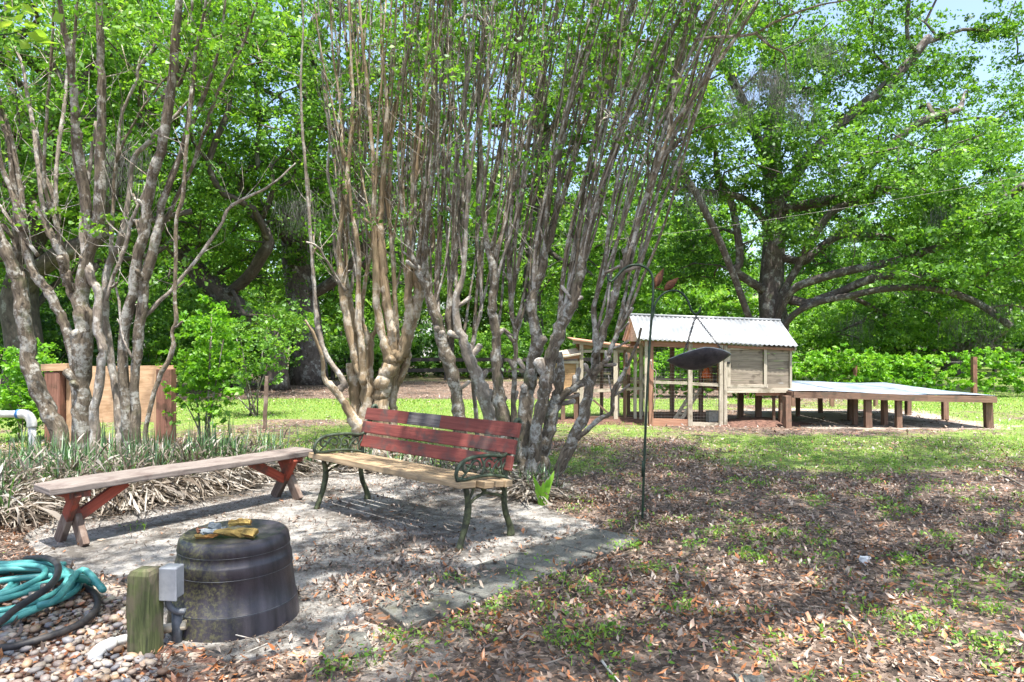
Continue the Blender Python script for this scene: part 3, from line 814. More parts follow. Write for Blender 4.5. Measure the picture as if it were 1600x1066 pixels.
# shrubs and understorey
def shrub(name, label, x, y, h, rx, n, per, rc, ls, lm, group=None, cat='shrub', z0=.15, nst=6, up=.4):
    t = thing(name, label, cat, (x, y, 0), group)
    C = crown_points([((x, y, z0 + (h - z0) * .5), (rx, rx * .8, (h - z0) * .5), 1)], n, .8)
    V, F, rn = clump_leaves(C, rc * (.6 + .8 * R.random(len(C))), per, .8, 5, ls, up)
    ok = V.reshape(-1, 4, 3)[:, :, 2].min(1) > .02
    mb = MB()
    for k in range(nst):
        a = R.random() * 6.28; q = C[R.integers(len(C))]
        s_ = MB()
        s_.tube(smooth_pts([(x + .08 * math.cos(a), y + .08 * math.sin(a), -.02), (x * .6 + q[0] * .4, y * .6 + q[1] * .4, q[2] * .45), tuple(q)], 3), np.linspace(.014, .004, 7) * (h / 1.6), 5)
        s_.build('stem', M['twig'], t, smooth=True)
    obj_np('foliage', V, F[ok], lm, t, rn[ok], kind='stuff')
    return t
q = gp(352, 690)
shrub('green_shrub', 'leafy young green shrub growing right of the plywood panel', q[0], 8.7, 2.0, .42, 85, 60, .15, .055, M['vine'], z0=.3)
shrub('green_shrub', 'bright green bush behind the white pipe at the left edge', -6.6, 9.3, 1.35, .42, 60, 60, .16, .06, M['vine'])
shrub('green_shrub', 'straggly leafy growth at the foot of the leaning oak beside the small wooden stake', at(395, 600, 12.5)[0], 12.5, 1.9, .9, 60, 60, .22, .06, M['leaf'], z0=.5)
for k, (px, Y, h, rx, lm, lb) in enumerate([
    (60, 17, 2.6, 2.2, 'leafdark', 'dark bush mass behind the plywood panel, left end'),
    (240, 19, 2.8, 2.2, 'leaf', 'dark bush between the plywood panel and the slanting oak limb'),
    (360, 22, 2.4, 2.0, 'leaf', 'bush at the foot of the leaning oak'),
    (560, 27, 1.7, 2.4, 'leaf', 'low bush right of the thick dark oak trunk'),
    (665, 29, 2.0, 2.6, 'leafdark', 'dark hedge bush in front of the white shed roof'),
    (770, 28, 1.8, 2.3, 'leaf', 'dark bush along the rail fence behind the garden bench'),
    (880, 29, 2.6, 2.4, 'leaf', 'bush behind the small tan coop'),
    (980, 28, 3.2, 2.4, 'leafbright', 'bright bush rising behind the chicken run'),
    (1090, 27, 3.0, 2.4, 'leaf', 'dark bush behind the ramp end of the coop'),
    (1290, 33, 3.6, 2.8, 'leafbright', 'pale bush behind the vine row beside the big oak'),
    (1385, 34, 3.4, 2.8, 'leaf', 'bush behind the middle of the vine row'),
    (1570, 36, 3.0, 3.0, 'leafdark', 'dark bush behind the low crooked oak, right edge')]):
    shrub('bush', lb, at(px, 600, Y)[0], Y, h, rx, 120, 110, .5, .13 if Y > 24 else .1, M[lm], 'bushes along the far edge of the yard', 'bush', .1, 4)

# ------------------------------------------------------------------ white shed, rail fences
t = thing('white_shed', 'white building glimpsed far off between the tan crape myrtle and the fence', 'shed', (-11, 58, 0))
MB().box((-11.5, 60, 1.1), (13, 4, 2.2)).build('wall', M['white'], t)
mb = MB(); mb.board((-18.3, 58.9, 2.45), (-4.7, 58.9, 2.45), 2.6, .1, wdir=(0, 1, .35)).build('roof', M['roof'], t)
def rail_fence(label, x0, y0, x1, y1, h, n, rails):
    t = thing('rail_fence', label, 'fence', (x0, y0, 0))
    for k in range(n):
        f = k / (n - 1); x = x0 + (x1 - x0) * f; y = y0 + (y1 - y0) * f
        MB().board((x, y, -.1), (x, y, h), .13, .13, wdir=(1, 0, 0)).build('post', M['rail'], t)
        if k < n - 1:
            x2 = x0 + (x1 - x0) * (k + 1) / (n - 1); y2 = y0 + (y1 - y0) * (k + 1) / (n - 1)
            for z in rails: MB().board((x, y - .08, z), (x2, y2 - .08, z + .02 * R.random()), .14, .04, wdir=(0, 0, 1)).build('rail', M['rail'], t)
rail_fence('dark wooden rail fence behind the garden bench at the edge of the wood', at(520, 600, 26)[0], 26, at(960, 600, 26)[0], 26.5, .95, 6, (.35, .75))
rail_fence('dark rail fence beyond the vine row around the low crooked oak', at(1400, 560, 33)[0], 33, at(1680, 560, 33)[0], 34, 1.25, 6, (.5, 1.05))

# ------------------------------------------------------------------ vine row
t = thing('vine_row', 'long row of bright green vines on wires behind the raised platform', 'vines', (7, 17, 0))
C = []
for x in np.arange(2.8, 13.5, .17):
    w = 1.0 if x < 10.6 else .45
    for k in range(int(9 * w)):
        C.append((x + R.normal(0, .1), 17.2 + R.normal(0, .15), .12 + .92 * R.random() ** .85 + .07 * math.sin(x * 1.7)))
C = np.array(C)
V, F, rn = clump_leaves(C, .17 * (.6 + .9 * R.random(len(C))), 75, .9, 5, .085, .15)
obj_np('foliage', V, F, M['vine'], t, rn, kind='stuff')
for x in (3.2, 5.9, 8.6, 11.4, 14):
    MB().board((x, 17.2 if x != 11.4 else 16.9, -.1), (x, 17.2 if x != 11.4 else 16.9, 1.02), .1, .1, wdir=(1, 0, 0)).build('post', M['redpost'], t)
for z in (.5, .9): MB().tube([(2.6, 17.2, z), (8, 17.2, z - .03), (14, 17.2, z)], .004, 4).build('wire', M['wire'], t)

# ------------------------------------------------------------------ coop with corrugated roof
def post(t, x, y, z0, z1, w=.07, d=.07, m='coopframe', name='post', lean=0):
    return MB().board((x, y, z0), (x + lean, y, z1), w, d, wdir=(1, 0, 0), seg=3, wob=.0015).build(name, M[m], t)
def rail(t, p0, p1, w=.06, d=.04, m='coopframe', name='rail'):
    return MB().board(p0, p1, w, d, wdir=(0, 0, 1), seg=3, wob=.0015).build(name, M[m], t)
def mesh_panel(t, x0, x1, z0, z1, y, step=.05, xdir=(1, 0)):
    mb = MB(); w = .0012
    for x in np.arange(x0, x1, step):
        mb.tube([(x, y, z0), (x, y, z1)], w, 3, False)
    for z in np.arange(z0, z1, step):
        mb.tube([(x0, y, z), (x1, y, z)], w, 3, False)
    mb.build('wire_mesh', M['wire'], t, kind='stuff')
cY, cB = 11.1, 12.35
t = thing('chicken_coop', 'raised grey wood chicken coop under a white corrugated metal roof', 'chicken coop', (3.3, cY, 0))
X = lambda px, Y=cY: (px - 800) * Y / FPX
Z = lambda py, Y=cY: EYE - (py - HOR) * Y / FPX
# roof: two corrugated slopes of side-by-side sheets
xl, xr = X(997), X(1242); rY = (cY + cB) / 2
def roof_z(x, s): # s 0 eave, 1 ridge
    f = (x - xl) / (xr - xl)
    e = 1.40 - .12 * f; r_ = 1.82 - .10 * f
    return e + (r_ - e) * s
def corr(x0, x1, y0, y1, dz, name='roof_sheet'):
    mb = MB(); Vv, Ff = [], []; n_ = int((x1 - x0) / .0127); ns = 4
    for i in range(n_ + 1):
        x = x0 + (x1 - x0) * i / n_; c = .011 * math.sin(2 * math.pi * x / .076)
        for j in range(ns):
            s_ = j / (ns - 1); y = y0 + (y1 - y0) * s_
            Vv.append((x, y, roof_z(x, s_) + c + dz)); 
    for i in range(n_):
        for j in range(ns - 1):
            a = i * ns + j; Ff.append([a, a + ns, a + ns + 1, a + 1] if y1 > y0 else [a, a + 1, a + ns + 1, a + ns])
    mb.add(Vv, Ff, [[(0, 0)] * 4 for _ in Ff])
    o = mb.build(name, M['roof'], t, smooth=True)
    s_ = o.modifiers.new('solid', 'SOLIDIFY'); s_.thickness = .003
    return o
xm = (xl + xr) / 2
corr(xl - .03, xm + .03, cY - .13, rY, 0); corr(xm - .02, xr, cY - .13, rY, .006)
corr(xl - .03, xm + .03, cB + .13, rY, 0); corr(xm - .02, xr, cB + .13, rY, .006)
MB().tube([(xl - .04, rY, roof_z(xl, 1) + .012), (xr + .01, rY, roof_z(xr, 1) + .012)], .022, 8).build('ridge_cap', M['roof'], t, smooth=True)
for x in (xl + .01, xr - .03):   # barge boards and gables
    for yy in (cY - .1, cB + .1):
        MB().board((x, yy, roof_z(x, 0) - .045), (x, rY, roof_z(x, 1) - .045), .06, .025, wdir=(0, 0, 1)).build('barge_board', M['coopframe'], t)
mb = MB(); mb.add([(xr - .06, cY + .02, roof_z(xr, 0) - .03), (xr - .06, cB - .02, roof_z(xr, 0) - .03), (xr - .06, rY, roof_z(xr, 1) - .05)], [[0, 1, 2]], [[(0, 0), (1, 0), (.5, .5)]])
o = mb.build('gable', M['cooppanel'], t); o.modifiers.new('solid', 'SOLIDIFY').thickness = .015
mb = MB(); mb.add([(xl + .04, cY + .02, roof_z(xl, 0) - .03), (xl + .04, cB - .02, roof_z(xl, 0) - .03), (xl + .04, rY, roof_z(xl, 1) - .05)], [[0, 1, 2]], [[(0, 0), (1, 0), (.5, .5)]])
o = mb.build('gable', M['coopframe'], t); o.modifiers.new('solid', 'SOLIDIFY').thickness = .015
# house box
hx0, hx1 = X(1134), X(1236); hz0, hz1 = Z(612), 1.29
nb = 6
for k in range(nb):   # siding planks, right of the door
    z0 = hz0 + .02 + (hz1 - hz0 - .02) * k / nb; z1 = z0 + (hz1 - hz0 - .02) / nb - .004
    MB().board((X(1199), cY + .012 * R.random(), (z0 + z1) / 2), (hx1 - .02, cY + .012 * R.random(), (z0 + z1) / 2), z1 - z0, .018).build('siding_plank', M['cooppanel'], t)
for k in range(nb):   # planks of the hatch door
    z0 = hz0 + .08 + (hz1 - hz0 - .12) * k / nb; z1 = z0 + (hz1 - hz0 - .12) / nb - .003
    MB().board((X(1140), cY + .004, (z0 + z1) / 2), (X(1192), cY + .004, (z0 + z1) / 2), z1 - z0, .014).build('door_plank', M['cooppanel'], t)
fr = cY - .022
for a, b in [((X(1136), fr, hz1 - .03), (X(1199), fr, hz1 - .03)), ((X(1136), fr, hz0 + .09), (X(1199), fr, hz0 + .09))]: rail(t, a, b, .05, .022, name='door_frame')
for px in (1138, 1195): MB().board((X(px), fr - .002, hz0 + .08), (X(px), fr - .002, hz1 - .01), .05, .022, wdir=(1, 0, 0)).build('door_frame', M['coopframe'], t)
MB().box((X(1137), fr - .02, Z(567)), (.045, .02, .035)).build('latch', M['black'], t)
rail(t, (hx0 - .02, cY - .02, hz0 + .02), (hx1, cY - .02, hz0 + .02), .07, .03, name='sill_board')
post(t, hx1 - .015, cY - .01, hz0 - .02, 1.27, .035, .05)
for k in range(nb):   # right end wall planks
    z0 = hz0 + (hz1 - hz0) * k / nb
    MB().board((hx1 - .008, cY + .03, z0 + .055), (hx1 - .008, cB, z0 + .055), .11, .018).build('siding_plank', M['cooppanel'], t)
    MB().board((hx0, cB, z0 + .055), (hx1, cB, z0 + .055), .11, .018).build('siding_plank', M['cooppanel'], t)
    if True: # inner wall with pop door
        MB().board((hx0, cY + .05, z0 + .055), (hx0, cY + .45, z0 + .055), .11, .018).build('siding_plank', M['coopred'], t)
        MB().board((hx0, cY + .75, z0 + .055), (hx0, cB, z0 + .055), .11, .018).build('siding_plank', M['coopred'], t)
MB().board((hx0, (cY + cB) / 2, hz0), (hx1, (cY + cB) / 2, hz0), cB - cY, .02, wdir=(0, 1, 0)).build('floor_board', M['coopred'], t)
rail(t, (hx0 + .5, cY + .05, hz0 - .04), (hx1, cY + .05, hz0 - .04), .06, .04, 'coopred')
# run: posts, rails
post(t, X(1017), cY, -.05, 1.37, .07, .07, 'coopred'); post(t, X(1009), cY - .02, -.03, 1.38, .045, .045)
post(t, X(1078), cY, -.05, 1.33, .07, .07); post(t, X(1126), cY - .01, -.05, 1.31, .06, .06); post(t, X(1133), cY - .012, -.05, 1.3, .05, .05)
rail(t, (X(1005), cY, 1.335), (X(1134), cY, 1.28), .09, .04, 'coopred', 'fascia_board')
rail(t, (X(1136), cY - .045, 1.285), (X(1240), cY - .045, 1.235), .04, .03, 'coopred', 'fascia_board')
rail(t, (X(1020), cY + .01, Z(597)), (X(1076), cY + .01, Z(599)), .045, .04)
rail(t, (X(1081), cY + .01, Z(600)), (X(1124), cY + .01, Z(602)), .045, .04)
rail(t, (X(1018), cY, .05), (X(1076), cY, .03), .14, .035, 'coopred', 'kick_board')
rail(t, (X(1081), cY, .02), (X(1124), cY, .0), .09, .035, 'coopframe', 'kick_board')
for px, m in ((1002, 'coopframe'), (1050, 'post'), (1095, 'post')): post(t, X(px, cB), cB, -.05, 1.35, .07, .07, m)
rail(t, (X(985, cB), cB, 1.33), (X(1134, cB), cB, 1.28), .08, .04, 'coopred'); rail(t, (X(985, cB), cB, .7), (X(1134, cB), cB, .68), .05, .04, 'coopframe'); rail(t, (X(985, cB), cB, .05), (X(1134, cB), cB, .04), .12, .04, 'post')
rail(t, (X(1009), cY, .7), (X(1002, cB), cB, .7), .05, .04); rail(t, (X(1009), cY, 1.34), (X(1002, cB), cB, 1.34), .08, .04)
for px, y, z in ((1185, 11.9, Z(612)), (1157, 12.3, .55), (1222, cY + .06, .57)): post(t, X(px, y), y, -.05, .56, .09, .09, 'post', 'leg')
post(t, X(1209, cY + .1), cY + .1, -.05, .56, .04, .04, 'post', 'leg')
for dx in (0, .12):   # ramp
    MB().board((X(1058) + dx, cY + .3, .03), (X(1102) + dx, cY + .7, .55), .05, .03, wdir=(0, 0, 1)).build('ramp_rail', M['coopframe'], t)
for f in np.linspace(.08, .95, 8):
    a = np.array((X(1058), cY + .3, .05)) * (1 - f) + np.array((X(1102), cY + .7, .57)) * f
    MB().board(a, a + np.array((.14, 0, 0)), .03, .015).build('ramp_rung', M['coopframe'], t)
mesh_panel(t, X(1020), X(1076), .1, 1.26, cY + .02); mesh_panel(t, X(1081), X(1124), .05, 1.24, cY + .02); mesh_panel(t, X(990, cB), X(1134, cB), .1, 1.3, cB + .02)
# perch branch, feeder and block in the run
o = thing('concrete_block', 'small grey block standing inside the chicken run by the ramp', 'block', (X(1114, 11.5), 11.5, 0))
mb = MB()
bw, bh = .19, .2; x = X(1114, 11.5)
mb.box((x, 11.42, bh / 2), (bw, .03, bh)); mb.box((x, 11.58, bh / 2), (bw, .03, bh))
for dx in (-bw / 2 + .0155, 0, bw / 2 - .0155): mb.box((x + dx, 11.5, bh / 2), (.03, .128, bh - .002))
mb.build('block_body', M['cinder'], o)
o = thing('heat_lamp', 'small orange heat lamp in the coop doorway above the ramp', 'lamp', (X(1104, 11.6), 11.6, .72))
MB().lathe([(.012, .2), (.03, .18), (.07, .1), (.085, 0), (.08, 0), (.06, .1), (.0, .17)], (X(1104, 11.6), 11.6, .75), 16).build('lamp_shade', M['orange'], o, smooth=True)
MB().tube([(X(1104, 11.6), 11.6, .94), (X(1104, 11.6), 11.6, 1.25)], .004, 5).build('cord', M['black'], o)
mb = MB(); bp = smooth_pts([at(1017, 562, 11), at(1019, 575, 11), at(1025, 582, 11), at(1023, 600, 11), at(1024, 615, 11), at(1021, 640, 11)], 4)
o = mb.tube(bp, .009, 6).build('dead_vine', M['crape_pale'], smooth=True, loc=tuple(bp[0])); tag(o, 'pale dead vine stem hanging at the front corner of the coop run', 'vine')

# small tan coop and run frame to the left
lY = 11.7
t = thing('chicken_run', 'rickety timber chicken run with small tan hen house left of the main coop', 'chicken run', (1.6, lY, 0))
Xl = lambda px: X(px, lY); Zl = lambda py: Z(py, lY)
for k in range(5):
    z = Zl(610) + .09 * k + .045
    MB().board((Xl(874), lY, z), (Xl(900), lY, z), .086, .02).build('siding_plank', M['cooptan'], t)
    MB().board((Xl(873), lY + .6, z), (Xl(903), lY + .6, z), .086, .02).build('siding_plank', M['cooptan'], t)
    MB().board((Xl(903), lY + .02, z), (Xl(903), lY + .6, z), .086, .02).build('siding_plank', M['cooptan'], t)
    MB().board((Xl(872.5), lY + .02, z), (Xl(872.5), lY + .6, z), .086, .02).build('siding_plank', M['cooptan'], t)
for px in (873, 902): post(t, Xl(px), lY - .02, Zl(612), Zl(565), .04, .03)
for z in (Zl(566), Zl(611)): rail(t, (Xl(871), lY - .03, z), (Xl(905), lY - .03, z), .045, .03)
rail(t, (Xl(878), lY - .02, Zl(558)), (Xl(905), lY - .02, Zl(556)), .09, .025, 'coopred')
MB().board((Xl(868), lY + .27, Zl(556)), (Xl(906), lY + .27, Zl(549)), .75, .025, wdir=(0, 1, .12)).build('roof_board', M['coopframe'], t)
MB().box((Xl(902), lY - .045, Zl(590)), (.04, .02, .04)).build('latch', M['black'], t)
for px, z1, w, m in ((908, 535, .06, 'coopframe'), (962, 548, .07, 'coopframe'), (976, 545, .05, 'post'), (992, 540, .05, 'coopframe'), (1001, 538, .045, 'coopframe')):
    post(t, Xl(px), lY, -.05, Zl(z1), w, w, m, lean=.02 * (R.random() - .5))
for px in (880, 900): post(t, Xl(px), lY + .05, -.05, Zl(612), .07, .07, 'post', 'leg')
yb = lY + 1.0
for px, m in ((905, 'post'), (940, 'post'), (965, 'coopframe'), (982, 'post')): post(t, X(px, yb), yb, -.05, 1.33, .06, .06, m)
rail(t, (Xl(895), lY - .03, Zl(534)), (Xl(990), lY - .03, Zl(546)), .06, .04, 'coopframe'); rail(t, (Xl(905), lY, Zl(549)), (Xl(1004), lY, Zl(549)), .05, .03, 'coopframe')
rail(t, (Xl(905), lY, Zl(612)), (Xl(1004), lY, Zl(607)), .05, .04, 'coopframe'); rail(t, (Xl(905), lY, .04), (Xl(1008), lY, .02), .11, .03, 'post', 'kick_board')
rail(t, (X(900, yb), yb, 1.3), (X(1000, yb), yb, 1.28), .06, .04, 'coopred'); rail(t, (X(900, yb), yb, .62), (X(1000, yb), yb, .62), .05, .04, 'coopframe')
rail(t, (Xl(927), lY + .02, Zl(625)), (Xl(953), lY + .02, Zl(648)), .03, .02, 'post', 'brace')
MB().board((Xl(893), lY + .45, Zl(533) + .05), (Xl(992), lY + .45, Zl(545) + .04), 1.15, .02, wdir=(0, 1, .04)).build('roof_board', M['coopred'], t)
for k in range(3): MB().board((Xl(910), lY + .02 + .001 * k, Zl(541) - .02 * k), (Xl(925), lY + .02, Zl(541) - .02 * k), .018, .015).build('siding_plank', M['cooptan'], t)
mesh_panel(t, Xl(910), Xl(960), .1, 1.15, lY + .01); mesh_panel(t, Xl(964), Xl(990), .1, 1.15, lY + .01)

# scratched dark soil inside the runs
mb = MB(); poly = []
for k in range(40):
    a = k / 40 * 6.283; poly.append((2.35 + 1.9 * math.cos(a) + R.normal(0, .04), 11.75 + .62 * math.sin(a) + R.normal(0, .03)))
def dome(poly_c, rx, ry, h, name, mat, seed):
    n_ = 40; m_ = 12; Vv = []; Ff = []
    for i in range(m_ + 1):
        for j in range(n_):
            a = j / n_ * 6.283; r_ = i / m_
            x = poly_c[0] + rx * r_ * math.cos(a) * (1 + .08 * math.sin(3 * a + seed)); y = poly_c[1] + ry * r_ * math.sin(a)
            Vv.append((x, y, h * (1 - r_ ** 2) * (.5 + float(fbm(x, y, 3, seed))) - .012))
    for i in range(m_):
        for j in range(n_):
            j2 = (j + 1) % n_; Ff.append([i * n_ + j, i * n_ + n_ + j, i * n_ + n_ + j2, i * n_ + j2])
    return MB().add(Vv, Ff, [[(0, 0)] * 4 for _ in Ff]).build(name, mat, smooth=True, kind='structure')
M['soil'] = metal('dug red brown soil', (.06, .03, .022), (.17, .09, .065), .95, 0, 18, 1)
dome((2.1, 11.95), 2.1, .75, .07, 'dug_soil', M['soil'], 3)
dome((4.0, 11.4), 1.0, .5, .1, 'dug_soil', M['soil'], 8)

# ------------------------------------------------------------------ raised platform
t = thing('raised_platform', 'low raised platform on brown posts with a pale sheet top beside the coop', 'platform', (6, 12, 0))
corners = [np.array((4.45, 10.85)), np.array((7.57, 10.72)), np.array((7.35, 13.5)), np.array((4.5, 13.5))]
pz = [.575, .50, .555, .60]
def plat(f, g):
    a = corners[0] * (1 - f) + corners[1] * f; b = corners[3] * (1 - f) + corners[2] * f
    p = a * (1 - g) + b * g; z = (pz[0] * (1 - f) + pz[1] * f) * (1 - g) + (pz[3] * (1 - f) + pz[2] * f) * g
    return np.array((p[0], p[1], z + .012 * math.sin(f * 9 + g * 4)))
for k in range(3):  # three sheets laid side by side
    Vv, Ff, UVv = [], [], []
    f0, f1 = k / 3 + .001, (k + 1) / 3 - .002
    for i in range(9):
        for j in range(7): Vv.append(plat(f0 + (f1 - f0) * i / 8, j / 6) + np.array((0, 0, .008 + .002 * k + .004 * R.random())))
    for i in range(8):
        for j in range(6): a = i * 7 + j; Ff.append([a, a + 7, a + 8, a + 1]); UVv.append([(0, 0)] * 4)
    o = MB().add(Vv, Ff, UVv).build('deck_sheet', M['deck'], t, smooth=True); o.modifiers.new('s', 'SOLIDIFY').thickness = .006
for a, b in ((0, .33), (.33, .66), (.66, 1)):
    p, q = plat(a, 0), plat(b, 0); p[2] -= .052; q[2] -= .052; p[1] -= .02; q[1] -= .02
    MB().board(p, q, .095, .04, seg=3, wob=.001).build('edge_beam', M['post'], t)
for g in (.5, 1):
    p, q = plat(0, g), plat(1, g); p[2] -= .055; q[2] -= .055
    MB().board(p, q, .09, .04).build('edge_beam', M['post'], t)
for f in (0, 1):
    p, q = plat(f, 0), plat(f, 1); p[2] -= .055; q[2] -= .055
    MB().board(p, q, .09, .04).build('edge_beam', M['post'], t)
for px, py, w in ((1230, 668, .11), (1239, 635, .1), (1282, 645, .095), (1328, 656, .085), (1336, 664, .08), (1356, 668, .11), (1368, 635, .08), (1382, 664, .085), (1404, 670, .1), (1419, 648, .1), (1477, 656, .1), (1545, 670, .12), (1300, 636, .09), (1157 + 90, 650, .07)):
    q = gp(px, py)
    if q[1] < 10.85: q[1] = 10.86; q[0] = (px - 800) * q[1] / FPX
    MB().board((q[0], q[1], -.05), (q[0] + .01 * R.normal(), q[1], .47 if px > 1450 else .5), w * .86, w * .86, wdir=(1, .15 * R.normal(), 0), seg=2, wob=.002).build('leg', M['post'], t)

# cable across the yard
cp = smooth_pts([at(700, 400, 15), at(1030, 367, 15), at(1263, 334, 14.5), at(1455, 302, 14), at(1600, 274, 13.6), at(1900, 200, 13)], 5)
o = MB().tube(cp, .0028, 5).build('overhead_cable', M['wire'], smooth=True, loc=tuple(cp[0])); tag(o, 'thin pale cable strung across the yard in front of the big oak', 'cable')

# ------------------------------------------------------------------ crape myrtles
def stem_tube(pts, Y0, Y1, mat, root, name, sides=7, lump=.06, ground=None, Yf=None):
    """pts: (px, py, width px) from the foot up; depth runs from Y0 at the foot to Y1 at the top of the photograph"""
    n = len(pts); P = []; q = []
    ys = [p[1] for p in pts]; span = max(1, ys[0] - min(ys))
    for i, (px, py, w) in enumerate(pts):
        f = (ys[0] - py) / span if not Yf else Yf(py)
        Y = Y0 + (Y1 - Y0) * f ** 1.2 if f > 0 else Y0
        P.append(at(px, py, Y)); q.append(w * (.44 if w > 12 else .34) * Y / FPX)
    if ground is not None:
        g = at(ground, HOR + EYE * FPX / Y0, Y0); g[2] = -.04
        P.insert(0, g); q.insert(0, q[0] * 1.25)
    k = 4 if n < 12 else 3
    P = smooth_pts(P, k); q = smooth_r(q, k)
    q = q * (1 + R.normal(0, lump, len(q))); P = P + R.normal(0, 1, P.shape) * (q * .12)[:, None]
    MB().tube(P, q, sides).build(name, mat, root, smooth=True)
    return P, q

def extend_up(P, q, h, root, mat, tips, name='stem', bend=.3, n=5):
    """carry a stem on above the top of the frame"""
    d = P[-1] - P[-3]; d /= np.linalg.norm(d) + 1e-9
    pts = [P[-1]]; cur = P[-1].copy()
    for i in range(n):
        d = d + np.array([R.normal(0, .08), R.normal(0, .08), .02]); d /= np.linalg.norm(d)
        cur = cur + d * h / n; pts.append(cur.copy())
    rr = np.linspace(q[-1], .004, len(pts))
    MB().tube(pts, rr, 5, cap=False).build(name, mat, root, smooth=True)
    for p in pts[2:]: tips.append(p)

def crape_crown(root, tips, extra, mat, per=70, rc=.32, ls=.05, nbr=2):
    tips = [np.array(t_) for t_ in tips]; tw = MB(); C = []
    for t_ in tips:
        for k in range(nbr):
            e = t_ + np.array([R.normal(0, .42), R.normal(0, .42), abs(R.normal(.3, .3))])
            tw.tube([t_, (t_ + e) / 2 + R.normal(0, .03, 3), e], [.006, .004, .002], 3, False); C.append(e)
    for e, c in extra:
        C.append(np.array(c))
        if e is not None: tw.tube([np.array(e), (np.array(e) + np.array(c)) / 2 + R.normal(0, .03, 3), np.array(c)], [.005, .004, .002], 3, False)
    if tw.n: tw.build('twigs', M['crape_up'], root, kind='stuff')
    C = np.array(C)
    V, F, rn = clump_leaves(C, rc * (.5 + .9 * R.random(len(C))), per, .7, 6, ls, .5)
    obj_np('foliage', V, F, mat, root, rn, kind='stuff')

def side_twigs(root, stems, n, mat, length=.5, wid=.0045, zlo=1.8):
    mb = MB(); ends = []
    for _ in range(n):
        P, q = stems[R.integers(len(stems))]; i = R.integers(1, len(P) - 1)
        if P[i][2] < zlo: continue
        a = P[i]; d = np.array([R.normal(0, .7), R.normal(0, .5), .5 + .6 * R.random()]); d /= np.linalg.norm(d)
        L_ = length * (.4 + R.random()); b = a + d * L_ * .5 + R.normal(0, .03, 3); c_ = a + d * L_ + R.normal(0, .06, 3) + np.array([0, 0, .08])
        mb.tube([a, b, c_], [wid, wid * .7, wid * .3], 3, False); ends.append((None, c_))
    if mb.n: mb.build('side_twigs', mat, root, kind='stuff')
    return ends

trunks_out = []
def shoots(root, trunks, n, xa, xb, topx, ylo, yhi, mats, tips, every, wlo, whi, hstep, spreadY=.35):
    cands = []
    for P, q in trunks:
        for i in range(2, len(P) - 1):
            py = HOR - (P[i][2] - EYE) * FPX / P[i][1]; px = 800 + P[i][0] * FPX / P[i][1]
            if ylo < py < yhi: cands.append((px, py, P[i], q[i], P, i))
    for k in range(n):
        u = (k + R.random()) / n; want = xa + (xb - xa) * u
        near_ = sorted(cands, key=lambda c_: abs(c_[0] - want))[:9]
        px, py, a, ra, TP, ti = near_[R.integers(len(near_))]
        x1 = topx(u) + R.normal(0, 22); Y1 = a[1] + R.normal(-.1, spreadY); w0 = R.uniform(wlo, whi)
        ks = 9; ph = R.random() * 6; side = (1 if R.random() < .5 else -1) * R.uniform(6, 22); pts = [a.copy()]; rr = [min(ra * .8, w0 * .6 * a[1] / FPX * 1.3)]
        yt = -30 if R.random() < .8 else R.uniform(20, 220)
        for i in range(1, ks + 1):
            f = i / ks; Yk = a[1] + (Y1 - a[1]) * f
            X_ = px + (x1 - px) * f ** 1.15 * ((py - yt) / (py + 30)) + side * math.sin(min(1, f * 2.6) * 1.57) * (1 - f) + 2.5 * math.sin(ph + i)
            pts.append(at(X_, py + (yt - py) * f, Yk)); rr.append(w0 * (1 - .5 * f) * .5 * Yk / FPX)
        P = smooth_pts(pts, 3); q = smooth_r(rr, 3) * (1 + R.normal(0, .05, 3 * ks + 1))
        MB().tube(P, q, 5).build('stem', M[mats[R.integers(len(mats))]], root, smooth=True)
        trunks_out.append((P, q))
        if k % every == 0 and yt < 0: extend_up(P, q, 2.0, root, M['crape_up'], tips)
def stubs(root, trunks, n, mat, ylo, yhi):
    mb = MB()
    for _ in range(n):
        P, q = trunks[R.integers(len(trunks))]; i = R.integers(2, len(P) - 2)
        py = HOR - (P[i][2] - EYE) * FPX / P[i][1]
        if not ylo < py < yhi: continue
        d = P[i + 1] - P[i - 1]; d /= np.linalg.norm(d); o_ = R.normal(0, 1, 3); o_ -= d * o_.dot(d); o_ /= np.linalg.norm(o_)
        v = d * R.uniform(.3, 1) + o_ * .8; v /= np.linalg.norm(v); L_ = R.uniform(.05, .2); r0_ = q[i] * R.uniform(.35, .7)
        a = P[i]; mb.tube([a, a + v * L_ * .5, a + v * L_ + np.array([0, 0, .02]), a + v * (L_ + .015) + np.array([0, 0, .025])], [r0_ * 1.2, r0_, r0_ * 1.12, r0_ * .5], 6)
    if mb.n: mb.build('pruned_stubs', mat, root, smooth=True, kind='stuff')
def spray(stems, n):
    out = []
    for _ in range(n * 6):
        P, q = stems[R.integers(len(stems))]; i = R.integers(1, len(P)); a = P[i]
        py = HOR - (a[2] - EYE) * FPX / a[1]
        if py < -40 or py > 260 or R.random() < py / 300: continue
        out.append((a, a + R.normal(0, .2, 3) + np.array([0, 0, .08])))
        if len(out) >= n: break
    return out
